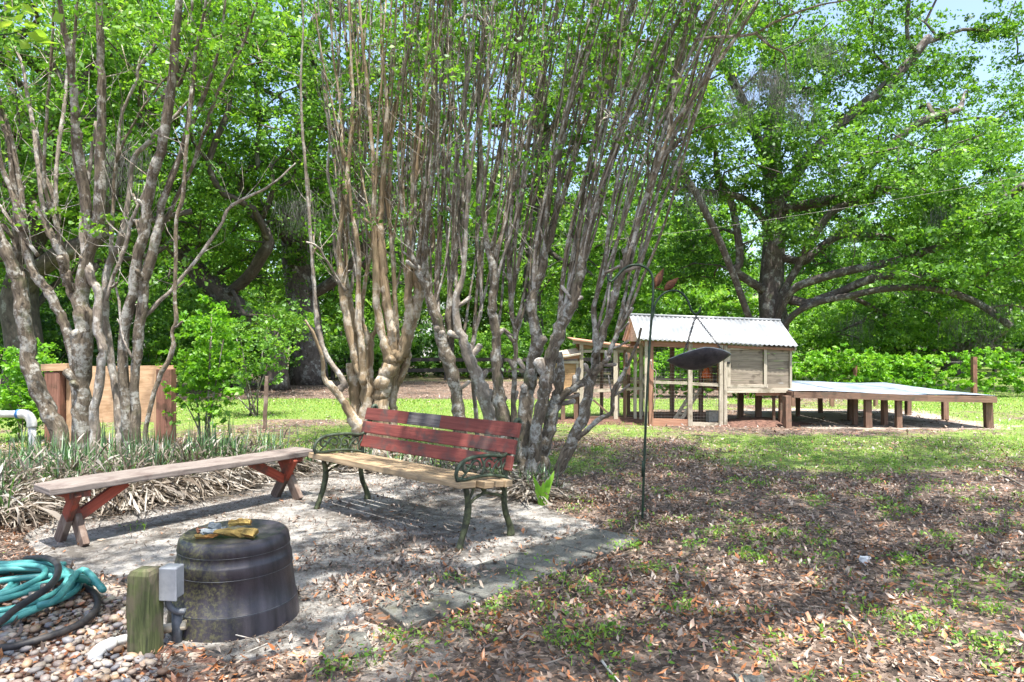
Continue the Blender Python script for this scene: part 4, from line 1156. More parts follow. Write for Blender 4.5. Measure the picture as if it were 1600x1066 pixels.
# --- left clump
c1 = thing('crape_myrtle', 'grey barked crape myrtle clump at the left in front of the plywood panel', 'tree', (-4.3, 6.9, 0))
tips = []; st1 = []
T1 = [
 ('trunk', [(92, 682, 27), (74, 640, 27), (50, 586, 27), (42, 535, 25), (36, 490, 25), (30, 440, 25), (22, 422, 22), (5, 385, 20), (-12, 340, 18), (-30, 250, 15), (-50, 120, 12)], 7.0, 6.6, 'crape', 105),
 ('stem', [(30, 440, 18), (28, 395, 17), (27, 350, 16), (17, 230, 13), (2, 180, 11), (-8, 80, 9), (-14, -20, 8)], 6.95, 6.8, 'crape', None),
 ('trunk', [(132, 700, 32), (130, 640, 30), (130, 590, 31), (131, 530, 34), (128, 490, 32), (128, 455, 24), (138, 400, 24), (152, 350, 20), (157, 250, 17), (159, 169, 15), (157, 100, 14), (157, 51, 13), (152, -30, 11)], 6.8, 6.4, 'crape', 134),
 ('stem', [(128, 480, 22), (112, 455, 20), (103, 430, 19), (96, 393, 17), (71, 350, 14), (52, 315, 12)], 6.85, 6.9, 'crape', None),
 ('stem', [(128, 455, 18), (133, 400, 18), (137, 338, 18), (123, 236, 18), (119, 190, 15), (115, 152, 14), (108, 84, 13), (98, 34, 12), (91, -20, 11)], 6.75, 6.2, 'crape', None),
 ('stem', [(100, 393, 10), (82, 330, 9), (69, 287, 8), (73, 186, 7), (81, 84, 7), (83, 34, 6), (86, -20, 5)], 6.9, 6.5, 'crape_up', None),
 ('stem', [(76, 370, 11), (64, 304, 11), (51, 190, 10), (43, 150, 9), (37, 111, 8), (25, 74, 6)], 6.9, 7.1, 'crape_pale', None),
 ('stem', [(100, 400, 10), (88, 338, 10), (89, 253, 9), (101, 162, 9), (106, 110, 7), (113, 60, 6)], 7.0, 7.2, 'crape_pale', None),
 ('stem', [(140, 400, 9), (128, 320, 8), (115, 240, 8), (113, 142, 8), (117, 50, 8), (122, -20, 7)], 6.7, 6.4, 'crape_up', None),
 ('trunk', [(146, 690, 17), (152, 620, 16), (160, 560, 15), (160, 543, 15), (153, 511, 16), (153, 457, 15), (143, 436, 14), (133, 390, 13), (128, 350, 12), (140, 270, 9), (150, 190, 7)], 6.7, 6.6, 'crape_pale', 146),
 ('trunk', [(204, 698, 22), (199, 650, 20), (192, 589, 19), (196, 511, 19), (208, 457, 19), (215, 404, 19), (228, 361, 19), (228, 325, 19), (238, 275, 19), (251, 236, 18), (262, 180, 18), (270, 120, 17), (273, 84, 16), (281, -20, 14)], 6.75, 6.2, 'crape', 204),
 ('trunk', [(188, 684, 15), (183, 630, 14), (178, 589, 14), (168, 530, 14), (165, 500, 14), (164, 447, 14), (171, 411, 13), (190, 372, 13), (200, 320, 11), (209, 250, 11), (230, 225, 10), (250, 203, 9), (275, 180, 7), (300, 150, 5)], 6.9, 7.2, 'crape_pale', 190),
 ('trunk', [(213, 684, 18), (211, 640, 17), (211, 589, 17), (215, 540, 18), (218, 500, 19), (227, 440, 19), (236, 400, 18), (248, 361, 16), (250, 330, 14), (262, 295, 13), (282, 240, 12), (298, 200, 11), (313, 162, 10), (330, 120, 8), (345, 60, 6), (352, 0, 5)], 6.7, 6.4, 'crape', 212),
 ('trunk', [(225, 700, 11), (232, 650, 11), (247, 595, 11), (262, 565, 12), (271, 540, 11), (269, 520, 9), (276, 497, 10), (273, 465, 9), (275, 400, 9), (276, 345, 9), (286, 305, 9), (290, 250, 9), (296, 180, 8), (299, 135, 7)], 6.5, 6.3, 'crape_up', 223),
 ('stem', [(222, 497, 11), (236, 485, 11), (250, 470, 11), (268, 453, 10), (287, 431, 9), (315, 395, 8), (344, 354, 8), (352, 335, 8), (362, 321, 8), (389, 307, 7), (416, 294, 6), (440, 276, 5), (462, 255, 4)], 6.7, 6.9, 'crape_pale', None),
 ('stem', [(251, 361, 12), (275, 310, 10), (301, 260, 9), (322, 196, 9), (345, 135, 8), (376, 78, 7), (403, 0, 6), (415, -40, 5)], 6.7, 6.3, 'crape', None),
 ('stem', [(262, 300, 11), (285, 230, 10), (300, 150, 10), (305, 84, 9), (315, 40, 7), (325, -20, 6)], 6.5, 6.2, 'crape', None),
 ('stem', [(172, 400, 10), (176, 338, 10), (182, 253, 9), (189, 186, 8), (200, 155, 8), (213, 128, 7), (217, 105, 9), (236, 81, 8), (246, 60, 5)], 6.9, 6.9, 'crape_pale', None),
 ('stem', [(176, 350, 8), (179, 270, 7), (192, 225, 7), (205, 200, 6), (222, 170, 6), (236, 152, 5), (262, 120, 4), (300, 108, 4)], 6.8, 6.8, 'crape_up', None),
 ('trunk', [(122, 600, 20), (114, 554, 19), (108, 525, 18), (98, 500, 18), (88, 478, 17), (78, 460, 17), (64, 440, 16), (52, 424, 16), (42, 395, 15), (36, 370, 14), (30, 340, 13), (15, 290, 12), (-2, 240, 11), (-12, 120, 9)], 6.9, 6.7, 'crape', 124),
 ('stem', [(60, 400, 9), (20, 350, 8), (-5, 315, 7)], 6.8, 6.8, 'crape', None),
 ('stem', [(165, 470, 9), (178, 430, 10), (196, 385, 11), (206, 345, 10), (225, 300, 7), (236, 270, 5)], 6.6, 6.6, 'crape_pale', None),
 ('stem', [(206, 560, 6), (190, 520, 5), (186, 470, 6), (176, 430, 4)], 6.6, 6.6, 'crape_pale', None),
 ('stem', [(228, 340, 13), (236, 290, 13), (246, 250, 14), (260, 200, 14), (270, 150, 12), (285, 120, 10), (298, 70, 8), (300, -10, 7)], 6.9, 6.6, 'crape', None),
 ('stem', [(90, 350, 14), (84, 310, 12), (66, 260, 11), (57, 200, 8)], 7.1, 7.3, 'crape', None),
 ('stem', [(36, 360, 14), (33, 300, 12), (20, 225, 10), (8, 180, 9)], 6.8, 6.9, 'crape', None),
]
for nm, pts, Y0, Y1, mt, g in T1:
    P, q = stem_tube(pts, Y0, Y1, M[mt], c1, nm, 8 if nm == 'trunk' else 6, .07, g)
    st1.append((P, q))
    if pts[-1][1] < 20: extend_up(P, q, 2.4, c1, M['crape_up'], tips)
stubs(c1, list(st1), 70, M['crape'], 200, 620)
ex = side_twigs(c1, st1, 260, M['crape_pale'], .5)
ex = ex[::14]
for (px, py) in [(300, 110), (318, 95), (285, 85), (340, 150), (300, 95), (365, 120), (305, 60), (380, 70), (200, 110), (330, 60), (255, 60), (240, 30), (400, 20), (140, 30), (20, 20), (70, 10), (330, 110), (410, 100), (355, 180), (60, 50), (190, 20)]:
    ex.append((at(px - 10, py - 40, 6.5), at(px, py, 6.4 + .3 * R.normal())))
ex += spray(st1, 45)
crape_crown(c1, tips, ex, M['leafcrape'], 60, .26, .045)

# --- tan clump
c2 = thing('crape_myrtle', 'smooth tan barked crape myrtle with V shaped trunks behind the garden bench', 'tree', (-1.6, 8.1, 0))
tips = []; st2 = []
T2 = [
 ('trunk', [(563, 690, 30), (563, 675, 28), (560, 664, 30), (548, 648, 18), (538, 630, 15), (529, 617, 14), (518, 604, 14), (507, 593, 12), (505, 575, 9), (503, 556, 9), (497, 540, 8), (490, 522, 8), (483, 510, 6), (477, 500, 5)], 8.1, 7.7, 'tan', 568),
 ('stem', [(528, 616, 13), (531, 608, 13), (537, 600, 13), (526, 580, 12), (510, 556, 12), (502, 535, 12), (497, 516, 12), (495, 500, 12), (493, 480, 10), (491, 450, 9), (489, 424, 9), (486, 385, 8), (484, 350, 8), (480, 300, 7), (477, 253, 7), (472, 196, 6), (470, 120, 5), (474, 40, 4), (470, -20, 4)], 8.0, 7.6, 'crape_pale', None),
 ('trunk', [(561, 672, 22), (556, 640, 22), (556, 610, 25), (551, 585, 24), (549, 568, 20)], 8.2, 8.2, 'tan', 562),
 ('trunk', [(570, 672, 24), (572, 650, 23), (572, 620, 22), (571, 600, 20), (563, 582, 18), (557, 565, 17), (550, 538, 15), (544, 509, 15), (538, 480, 14), (534, 450, 13), (532, 424, 13), (530, 390, 12), (532, 357, 11), (538, 320, 10), (541, 287, 11), (546, 240, 12), (549, 209, 10), (551, 145, 8), (548, 90, 6), (545, -20, 5)], 8.1, 7.8, 'tan', 572),
 ('stem', [(560, 600, 15), (556, 556, 14), (554, 530, 14), (552, 505, 14), (548, 480, 13), (543, 455, 13), (540, 425, 11), (541, 380, 10), (543, 340, 9), (540, 300, 8), (546, 240, 7), (556, 190, 6), (566, 120, 5), (572, 30, 4), (576, -20, 4)], 8.3, 8.0, 'tan', None),
 ('trunk', [(568, 600, 14), (567, 576, 13), (565, 543, 13), (561, 515, 13), (560, 492, 13), (560, 450, 12), (561, 408, 11), (557, 370, 11), (550, 335, 9), (545, 280, 8), (535, 220, 7), (530, 150, 6), (520, 80, 5), (515, -20, 4)], 8.0, 7.9, 'tan', None),
 ('trunk', [(590, 640, 14), (587, 620, 14), (580, 600, 13), (577, 575, 14), (578, 550, 15), (577, 533, 16), (570, 515, 12), (565, 499, 12), (566, 470, 11), (571, 441, 10), (574, 420, 10), (578, 401, 9), (583, 380, 8), (580, 330, 7), (590, 280, 6), (600, 210, 5), (596, 120, 4), (604, -10, 4)], 8.2, 8.0, 'tan', 592),
 ('stem', [(577, 535, 10), (584, 522, 11), (588, 513, 11), (589, 495, 10), (586, 480, 8)], 8.2, 8.1, 'tan', None),
 ('trunk', [(594, 660, 30), (595, 636, 28), (597, 612, 28), (600, 596, 28), (607, 578, 30), (612, 563, 32), (616, 553, 26)], 8.0, 8.0, 'tan', 594),
 ('trunk', [(614, 650, 14), (614, 630, 14), (615, 600, 14), (618, 584, 14), (622, 570, 14), (628, 556, 18)], 8.15, 8.1, 'tan', 614),
 ('trunk', [(616, 614, 13), (620, 600, 13), (627, 588, 13), (633, 576, 13), (636, 562, 13), (637, 548, 12), (632, 538, 14)], 8.2, 8.1, 'tan', None),
 ('stem', [(610, 566, 20), (603, 545, 18), (597, 525, 15), (592, 500, 15), (588, 475, 15), (588, 440, 13), (587, 408, 13), (585, 370, 12), (584, 340, 12), (585, 300, 11), (582, 236, 10), (576, 169, 9), (573, 128, 8), (565, 51, 7), (560, -20, 6)], 7.95, 7.7, 'tan', None),
 ('stem', [(616, 560, 20), (614, 539, 18), (611, 515, 17), (607, 492, 17), (603, 468, 17), (600, 440, 16), (598, 408, 16), (595, 370, 14), (594, 340, 13), (597, 304, 12), (600, 250, 12), (603, 203, 12), (605, 170, 10), (602, 130, 8), (598, 91, 6)], 8.0, 7.8, 'tan', None),
 ('stem', [(620, 560, 14), (619, 520, 13), (617, 475, 12), (616, 440, 11), (614, 408, 11), (611, 370, 10), (608, 330, 9), (609, 270, 9), (611, 200, 8), (622, 142, 9), (637, 84, 8), (650, 44, 7), (662, -20, 6)], 8.1, 7.9, 'tan', None),
 ('stem', [(622, 562, 18), (629, 540, 18), (636, 515, 17), (640, 492, 16), (637, 468, 15), (638, 445, 14), (639, 424, 14), (641, 390, 12), (642, 357, 12), (645, 304, 11), (650, 260, 10), (654, 236, 9), (660, 180, 7), (664, 118, 7), (669, 61, 6), (674, -20, 5)], 8.0, 7.7, 'tan', None),
 ('stem', [(630, 556, 22), (636, 530, 22), (643, 507, 20), (649, 485, 20), (655, 460, 20), (654, 448, 18), (648, 435, 14), (652, 415, 11), (660, 400, 12), (672, 392, 13), (678, 378, 10), (672, 330, 7), (668, 260, 6), (676, 216, 5), (680, 100, 4), (676, -20, 4)], 8.05, 7.8, 'tan', None),
 ('stem', [(540, 455, 8), (530, 440, 7), (512, 410, 6), (495, 385, 5), (478, 378, 4)], 8.0, 7.6, 'crape_pale', None),
 ('stem', [(590, 420, 9), (600, 360, 8), (606, 300, 7), (612, 230, 6), (606, 150, 5), (616, 60, 4), (620, -20, 4)], 8.2, 8.1, 'crape_pale', None),
 ('stem', [(534, 440, 8), (522, 380, 8), (521, 320, 7), (512, 270, 7), (516, 210, 6), (510, 140, 5), (500, 90, 4)], 8.2, 8.3, 'crape_pale', None),
 ('stem', [(548, 460, 8), (556, 400, 7), (560, 340, 7), (568, 280, 6), (560, 200, 6), (574, 120, 5), (584, -20, 4)], 8.2, 8.2, 'crape_pale', None),
]
for nm, pts, Y0, Y1, mt, g in T2:
    P, q = stem_tube(pts, Y0, Y1, M[mt], c2, nm, 8, .05, g); st2.append((P, q))
    if pts[-1][1] < 20: extend_up(P, q, 2.2, c2, M['crape_up'], tips)
trunks_out = st2; main2 = list(st2)
shoots(c2, main2, 34, 528, 660, lambda u: 480 + 215 * u, 260, 470, ['tan', 'crape_up', 'crape_pale', 'tan'], tips, 3, 2.8, 6, 0)
stubs(c2, main2, 16, M['tan'], 330, 560)
ex = side_twigs(c2, st2, 420, M['crape_pale'], .5)[::12]
for (px, py) in [(560, 90), (610, 70), (520, 60), (640, 110), (500, 130), (660, 30), (580, 20), (600, 260), (560, 200)]:
    ex.append((at(px, py - 40, 8), at(px, py, 8)))
ex += spray(st2, 55)
crape_crown(c2, tips, ex, M['leafcrape'], 45, .25, .045)

# --- right grey clump of many trunks
c3 = thing('crape_myrtle', 'large many stemmed grey crape myrtle fanning up behind the right end of the garden bench', 'tree', (.1, 7.2, 0))
tips = []; st3 = []
T3 = [
 ('trunk', [(718, 660, 24), (716, 640, 23), (712, 610, 23), (702, 571, 25), (694, 545, 24), (686, 518, 22), (678, 486, 19), (668, 456, 17), (656, 427, 14), (648, 410, 12), (640, 392, 10), (634, 360, 8), (628, 320, 7), (622, 250, 6), (628, 150, 5), (640, 60, 5), (650, -20, 4)], 7.9, 7.3, 'crape', 722),
 ('stem', [(700, 560, 16), (703, 530, 15), (702, 497, 14), (704, 450, 12), (710, 410, 11), (712, 370, 10), (708, 335, 9), (700, 280, 8), (706, 203, 7), (700, 120, 6), (705, 40, 5), (702, -20, 5)], 7.9, 7.5, 'crape', None),
 ('trunk', [(766, 660, 25), (760, 630, 24), (752, 604, 24), (742, 580, 23), (734, 560, 21), (724, 535, 19), (716, 515, 16), (712, 480, 14), (716, 455, 13), (724, 430, 12), (727, 380, 11), (729, 340, 10), (732, 260, 8), (726, 160, 7), (738, 60, 6), (742, -20, 5)], 7.9, 7.4, 'crape_pale', 768),
 ('trunk', [(744, 660, 11), (741, 620, 11), (739, 580, 12), (736, 555, 12), (742, 520, 11), (752, 480, 10), (750, 430, 9), (744, 380, 9), (748, 330, 8), (752, 240, 7), (748, 140, 6), (756, 20, 5), (756, -20, 5)], 8.1, 7.8, 'crape_pale', 746),
 ('trunk', [(786, 660, 24), (781, 625, 22), (777, 590, 20), (775, 555, 19), (775, 526, 18), (770, 495, 17), (768, 476, 17), (772, 448, 16), (771, 420, 15), (764, 395, 13), (760, 375, 12), (755, 335, 11), (758, 280, 8), (766, 200, 7), (762, 110, 6), (770, 20, 5), (772, -20, 5)], 7.6, 7.0, 'crape', 790),
 ('trunk', [(802, 660, 13), (802, 620, 12), (804, 580, 12), (806, 545, 12), (805, 518, 12), (799, 490, 11), (797, 464, 11), (796, 430, 10), (794, 400, 9), (797, 350, 8), (804, 280, 7), (800, 200, 6), (812, 100, 5), (820, -20, 4)], 7.6, 7.2, 'crape', 802),
 ('trunk', [(818, 712, 26), (820, 680, 25), (822, 646, 25), (825, 615, 24), (830, 588, 24), (835, 555, 23), (838, 526, 21), (834, 500, 18), (830, 476, 17), (838, 450, 17), (847, 423, 16), (851, 400, 14), (856, 385, 13), (866, 350, 11), (872, 310, 10), (876, 240, 8), (892, 150, 7), (905, 60, 6), (915, -20, 5)], 7.0, 6.6, 'crape', 818),
 ('trunk', [(832, 735, 24), (836, 700, 24), (840, 660, 23), (848, 625, 23), (853, 600, 24), (858, 570, 24), (864, 545, 24), (872, 522, 23), (878, 506, 22), (888, 488, 20), (897, 470, 19), (902, 448, 18), (906, 425, 17), (914, 385, 14), (930, 330, 12), (944, 280, 11), (960, 240, 10), (982, 180, 9), (1005, 130, 8), (1040, 70, 7), (1085, -10, 6)], 6.8, 6.2, 'crape', 832),
 ('trunk', [(846, 720, 26), (852, 690, 26), (860, 655, 25), (868, 628, 24), (872, 600, 20), (876, 575, 15), (874, 550, 12)], 6.9, 6.9, 'crape', 846),
 ('stem', [(862, 640, 16), (871, 628, 16), (884, 615, 15), (897, 606, 14), (912, 596, 13), (922, 587, 12), (932, 575, 11), (945, 565, 8)], 6.9, 6.7, 'crape', None),
 ('trunk', [(868, 744, 22), (880, 718, 22), (892, 692, 21), (904, 668, 20), (914, 645, 20), (920, 615, 18), (927, 582, 16), (931, 555, 15), (932, 531, 14), (929, 505, 12), (927, 479, 11), (940, 440, 10), (948, 400, 9)], 6.7, 6.4, 'crape', 866),
 ('stem', [(927, 586, 13), (938, 572, 13), (947, 562, 12), (957, 540, 12), (966, 518, 11), (977, 498, 10), (986, 480, 9)], 6.5, 6.4, 'crape', None),
 ('stem', [(930, 560, 13), (940, 525, 13), (952, 492, 13), (960, 465, 13), (966, 439, 13), (974, 420, 13), (982, 400, 12), (994, 360, 11), (1008, 315, 11), (1018, 280, 10), (1030, 230, 10), (1045, 180, 9), (1060, 130, 9), (1078, 85, 8), (1100, 40, 8), (1128, 0, 7), (1145, -25, 6)], 6.5, 6.0, 'crape', None),
 ('stem', [(902, 686, 12), (912, 676, 12), (922, 668, 12), (936, 655, 11), (948, 649, 11), (957, 642, 11), (957, 625, 11), (958, 612, 10), (966, 598, 10), (976, 580, 9), (986, 560, 8), (996, 535, 7), (1002, 512, 5)], 6.5, 6.2, 'crape', None),
 ('stem', [(1012, 300, 11), (1030, 250, 11), (1056, 190, 10), (1085, 150, 10), (1112, 110, 9), (1145, 65, 8), (1172, 25, 7), (1195, -15, 6)], 6.2, 5.9, 'crape_up', None),
 ('stem', [(1040, 230, 8), (1050, 170, 8), (1056, 110, 7), (1070, 60, 6), (1066, -20, 5)], 6.2, 6.1, 'crape_up', None),
 ('stem', [(1085, 62, 7), (1115, 58, 7), (1150, 56, 7), (1180, 52, 7), (1210, 35, 6), (1250, 18, 5), (1290, 6, 4), (1330, 0, 3)], 6.0, 5.9, 'crape_up', None),
 ('stem', [(1180, 52, 5), (1200, 70, 5), (1225, 85, 4), (1228, 110, 3)], 5.9, 5.9, 'crape_up', None),
]
for nm, pts, Y0, Y1, mt, g in T3:
    P, q = stem_tube(pts, Y0, Y1, M[mt], c3, nm, 9 if nm == 'trunk' else 7, .09, g); st3.append((P, q))
    if pts[-1][1] < 20: extend_up(P, q, 2.4, c3, M['crape_up'], tips)
main3 = list(st3); trunks_out = st3
shoots(c3, main3, 90, 650, 985, lambda u: 680 + 480 * u ** 1.08, 330, 540, ['crape_up', 'crape', 'crape_up', 'crape_pale', 'crape'], tips, 3, 3.0, 6.8, 0)
shoots(c3, list(st3[-90:]), 50, 700, 1080, lambda u: 700 + 500 * u ** 1.05, 120, 330, ['crape_up', 'crape_pale'], tips, 3, 2.5, 4.5, 0)
stubs(c3, main3, 150, M['crape_pale'], 330, 640)
ex = side_twigs(c3, st3, 800, M['crape_pale'], .45, .004)[::26]
for (px, py) in [(1100, 20), (1160, 30), (990, 60), (900, 40), (840, 80), (760, 60), (700, 100), (1050, 90), (1230, 20), (930, 150), (1010, 200), (790, 180), (860, 240), (720, 230)]:
    ex.append((at(px, py - 40, 6.4), at(px, py, 6.4)))
for k in range(40):   # unseen crown carried out over the bare ground at right to shade it
    a = at(1100, -60, 6.0); c_ = np.array([1.2 + 3.6 * R.random(), 3.6 + 4.2 * R.random(), 5.0 + 1.6 * R.random()]); ex.append((a, c_))
ex += spray(st3, 80)
crape_crown(c3, tips, ex, M['leafcrape'], 55, .3, .05)
# small fresh leaf sprays on the trunks
# ------------------------------------------------------------------ near tree whose branch tip enters the top left
nt_ = thing('maple_tree', 'tree beside the camera with one bright green leafy branch tip in the top left corner', 'tree', (-4.2, -1.2, 0))
sk = Skel([(-4.2, -1.2, 0), (-4.1, -1.1, 1.2), (-4.2, -1.0, 2.4), (-4.0, -1.0, 3.6), (-3.9, -.8, 4.8)])
CN = crown_points([((-3.6, .0, 6.2), (2.6, 2.4, 1.0), 5), ((-.8, .9, 6.4), (2.6, 2.2, .8), 6), ((2.2, 1.6, 6.6), (2.8, 2.6, .8), 9), ((4.6, 3.6, 6.8), (3.0, 2.8, .8), 10), ((2.0, 4.6, 7.2), (3.0, 2.2, .7), 9), ((5.6, 6.4, 7.8), (3.4, 1.6, .6), 7)], 330)  # unseen crown, spread far to the right to shade the foreground
br = [at(-260, -90, 3.4), at(-120, 10, 3.2), at(-60, 45, 3.1), at(0, 55, 3.0), at(45, 45, 3.0)]
sk.grow(list(CN) + [br[0]])
sk.build(nt_, M['oak'], .2, .5, .006, .03)
MB().tube(smooth_pts(br, 3), np.linspace(.008, .002, 13), 5).build('branch_tip', M['leafbright'], nt_, smooth=True)
V, F, rn = clump_leaves(CN, .55 * (.5 + .8 * R.random(len(CN))), 150, .5, 7, .085, .5)
lc = []
for (px, py) in [(5, 40), (22, 62), (30, 28), (48, 40), (62, 30), (78, 42), (90, 28), (10, 75), (38, 70), (60, 58), (-10, 55), (-20, 20), (70, 60), (50, 22), (20, 15)]:
    lc.append(at(px, py, 3.0 + .05 * R.normal()))
lc = lc + [c_ + R.normal(0, .03, 3) for c_ in lc] + [c_ + R.normal(0, .035, 3) for c_ in lc]
V2, F2, r2 = leaf_cards(np.array(lc), .07, 1.0, .62, .75 + .25 * R.random(len(lc)), .05)
F = np.vstack([F, F2 + len(V)]); V = np.vstack([V, V2]); rn = np.concatenate([rn, r2])
obj_np('crown', V, F, M['leafbright'], nt_, rn, kind='stuff')

# ------------------------------------------------------------------ plywood panel on two posts
t = thing('plywood_screen', 'tan plywood panel on two thick red brown posts behind the left crape myrtle', 'panel', (-5.2, 9.1, 0))
pY = 9.1
MB().board((X(84, pY), pY, Z(617, pY)), (X(272, pY), pY, Z(615, pY)), Z(573, pY) - Z(661, pY), .02, wdir=(0, 0, 1)).build('plywood_sheet', M['plywood'], t)
MB().board((X(96, pY), pY - .12, -.05), (X(96, pY), pY - .12, Z(581, pY)), .2, .14, wdir=(1, 0, 0)).build('post', M['redpost'], t, bevel=.006)
MB().board((X(267, pY), pY - .12, -.05), (X(267, pY), pY - .12, Z(576, pY)), .2, .14, wdir=(1, 0, 0)).build('post', M['redpost'], t, bevel=.006)
MB().board((X(80, pY), pY - .1, Z(574, pY)), (X(120, pY), pY - .1, Z(573, pY)), .09, .2, wdir=(0, 0, 1)).build('top_rail', M['plywood'], t)
MB().board((X(115, pY), pY - .05, -.05), (X(115, pY), pY - .05, Z(580, pY)), .09, .06, wdir=(1, 0, 0)).build('post', M['plywood'], t)
MB().board((X(249, pY), pY - .05, -.05), (X(249, pY), pY - .05, Z(580, pY)), .07, .04, wdir=(1, 0, 0)).build('post', M['plywood'], t)

# white pipe with elbow
t = thing('white_pipe', 'white plastic pipe with an elbow and blue collar at the left edge', 'pipe', (-5.6, 8.0, 0))
wY = 8.0
MB().tube([at(-60, 645, wY), at(0, 647, wY), at(30, 647, wY)], .042, 14).build('pipe', M['pvc'], t, smooth=True)
MB().tube(smooth_pts([at(30, 647, wY), at(42, 648, wY), at(49, 657, wY), at(50, 668, wY)], 4), .052, 14).build('elbow', M['pvc'], t, smooth=True)
q = at(50, 668, wY); MB().tube([q, (q[0] + .01, q[1], -.05)], .042, 14).build('pipe', M['pvc'], t, smooth=True)
MB().tube([at(27, 647, wY), at(31, 647, wY)], .054, 14).build('collar', M['bluering'], t, smooth=True)

# stake
q = gp(413, 672)
o = MB().board((q[0], q[1], -.05), (q[0] + .04, q[1], Z(588, q[1])), .055, .05, wdir=(1, .3, 0), seg=6, wob=.004).build('wooden_stake', M['legwood'], loc=(q[0], q[1], 0)); tag(o, 'thin weathered wooden stake standing right of the young shrub', 'stake')

# ------------------------------------------------------------------ garden bench
FL = np.array([-1.53, 5.455]); E1 = np.array([.738, -.674]); E1 = E1 / np.linalg.norm(E1); E2 = np.array([-E1[1], E1[0]]); SP = 1.643
t = thing('garden_bench', 'garden bench with red slatted back, plank seat and green scrolled iron ends', 'bench', (FL[0] + .8 * E1[0] + .2, FL[1] + .8 * E1[1] + .15, 0))
def bp_(s_, u, z): p = FL + E1 * s_ + E2 * u; return np.array([p[0], p[1], z])
def iron_end(s_, inner):
    d = s_
    end = MB()
    def pl(pts, r, k=5, sides=7):
        P = smooth_pts([bp_(d, u, z) for u, z in pts], k); end.tube(P, r if np.isscalar(r) else smooth_r(r, k)[:len(P)], sides)
    # back upright with rolled top
    pl([(.535, .745), (.55, .765), (.54, .785), (.52, .785), (.505, .765), (.49, .71), (.465, .64), (.435, .57), (.41, .51), (.405, .45), (.405, .39)], .016)
    # armrest
    pl([(.455, .60), (.42, .565), (.36, .555), (.27, .572), (.15, .578), (.05, .572), (-.01, .55), (-.045, .51), (-.05, .475), (-.03, .452), (-.005, .458)], .013)
    pl([(-.05, .452), (.02, .445), (.14, .448), (.26, .44), (.36, .42), (.41, .405)], .012)
    return end, pl
def curl(c, r0, turns, a0, sgn=1, n=14, shrink=.25):
    return [(c[0] + r0 * (1 - (1 - shrink) * k / n) * math.cos(a0 + sgn * turns * 6.283 * k / n), c[1] + r0 * (1 - (1 - shrink) * k / n) * math.sin(a0 + sgn * turns * 6.283 * k / n)) for k in range(n + 1)]
for s_ in (0.0, SP):
    e_, pl = iron_end(s_, 0)
    f = e_.build('armrest_frame', M['iron'], t, smooth=True)
    sc = MB()
    def ps(pts, r, k=2): sc.tube(smooth_pts([bp_(s_, u, z) for u, z in pts], k), r, 6)
    ps(curl((.04, .52), .045, 1.1, 1.2, 1), .008); ps(curl((.13, .515), .05, 1.0, 3.4, -1), .008); ps(curl((.235, .51), .05, 1.1, .6, 1), .008)
    ps(curl((.33, .50), .045, 1.0, 2.6, -1), .008); ps([(.0, .46), (.05, .50), (.1, .56)], .008); ps([(.17, .45), (.2, .5), (.17, .57)], .008); ps([(.27, .445), (.3, .5), (.37, .545)], .008); ps([(.38, .42), (.37, .47), (.41, .52)], .008)
    sc.build('scrollwork', M['iron'], f, smooth=True)
    for pts, rr in (([(.03, .425), (.035, .38), (.05, .31), (.052, .25), (.035, .17), (.005, .09), (-.02, .03), (-.03, .0)], [.017, .018, .021, .024, .023, .02, .021, .026]),
                    ([(.40, .40), (.395, .33), (.39, .25), (.405, .17), (.435, .1), (.455, .05), (.455, .0)], [.017, .018, .02, .021, .021, .024, .03])):
        lg = MB(); P = smooth_pts([bp_(s_, u, z) for u, z in pts], 4); lg.tube(P, smooth_r(rr, 4), 9); lg.build('leg', M['ironleg'], t, smooth=True)
    br_ = MB()
    for pts in ([(.052, .27), (.11, .31), (.18, .33), (.22, .37), (.23, .41)], [(.39, .27), (.33, .30), (.27, .315), (.22, .33), (.18, .33)], [(.05, .31), (.09, .35), (.11, .41)], [(.39, .31), (.36, .35), (.35, .41)], curl((.2, .37), .035, 1.1, 0, 1)):
        br_.tube(smooth_pts([bp_(s_, u, z) for u, z in pts], 3), .010, 6)
    br_.build('leg_brace', M['ironleg'], t, smooth=True)
# seat planks: two wide in front, narrower behind; slopes back
for k, (u0, u1, a0, a1) in enumerate([(-.045, .095, -.10, SP + .03), (.113, .2, -.06, SP + .09), (.219, .292, -.04, SP + .09), (.312, .378, -.02, SP + .09)]):
    um = (u0 + u1) / 2; z = .435 - .09 * um
    MB().board(bp_(a0, um, z - .018), bp_(a1, um, z - .018 - .002), u1 - u0, .042, wdir=(E2[0], E2[1], -.09), seg=10, wob=.0018).build('seat_plank', M['seatwood'], t, bevel=.005)
# back slats, leaning
for k, (zc_, u) in enumerate([(.722, .476), (.612, .44), (.502, .407)]):
    A_ = bp_(-.035, u, zc_); B_ = bp_(SP + .06, u, zc_)
    if k == 0:
        m1, m2 = A_ + (B_ - A_) * .325, A_ + (B_ - A_) * .545
        for a, b, mm in ((A_, m1, 'red'), (m1, m2, 'grey_dark'), (m2, B_, 'red')):
            o = MB().board(a, b, .098, .026, wdir=(E2[0] * .3, E2[1] * .3, 1), seg=4, wob=.0012).build('back_slat', M[mm], t, bevel=.003 if mm == 'x' else 0)
            if mm == 'grey_dark': o['label'] = 'bare dark grey middle stretch of the top slat where the red paint is gone'
    else:
        MB().board(A_, B_, .098, .026, wdir=(E2[0] * .3, E2[1] * .3, 1), seg=10, wob=.0015).build('back_slat', M['red'], t, bevel=.004)

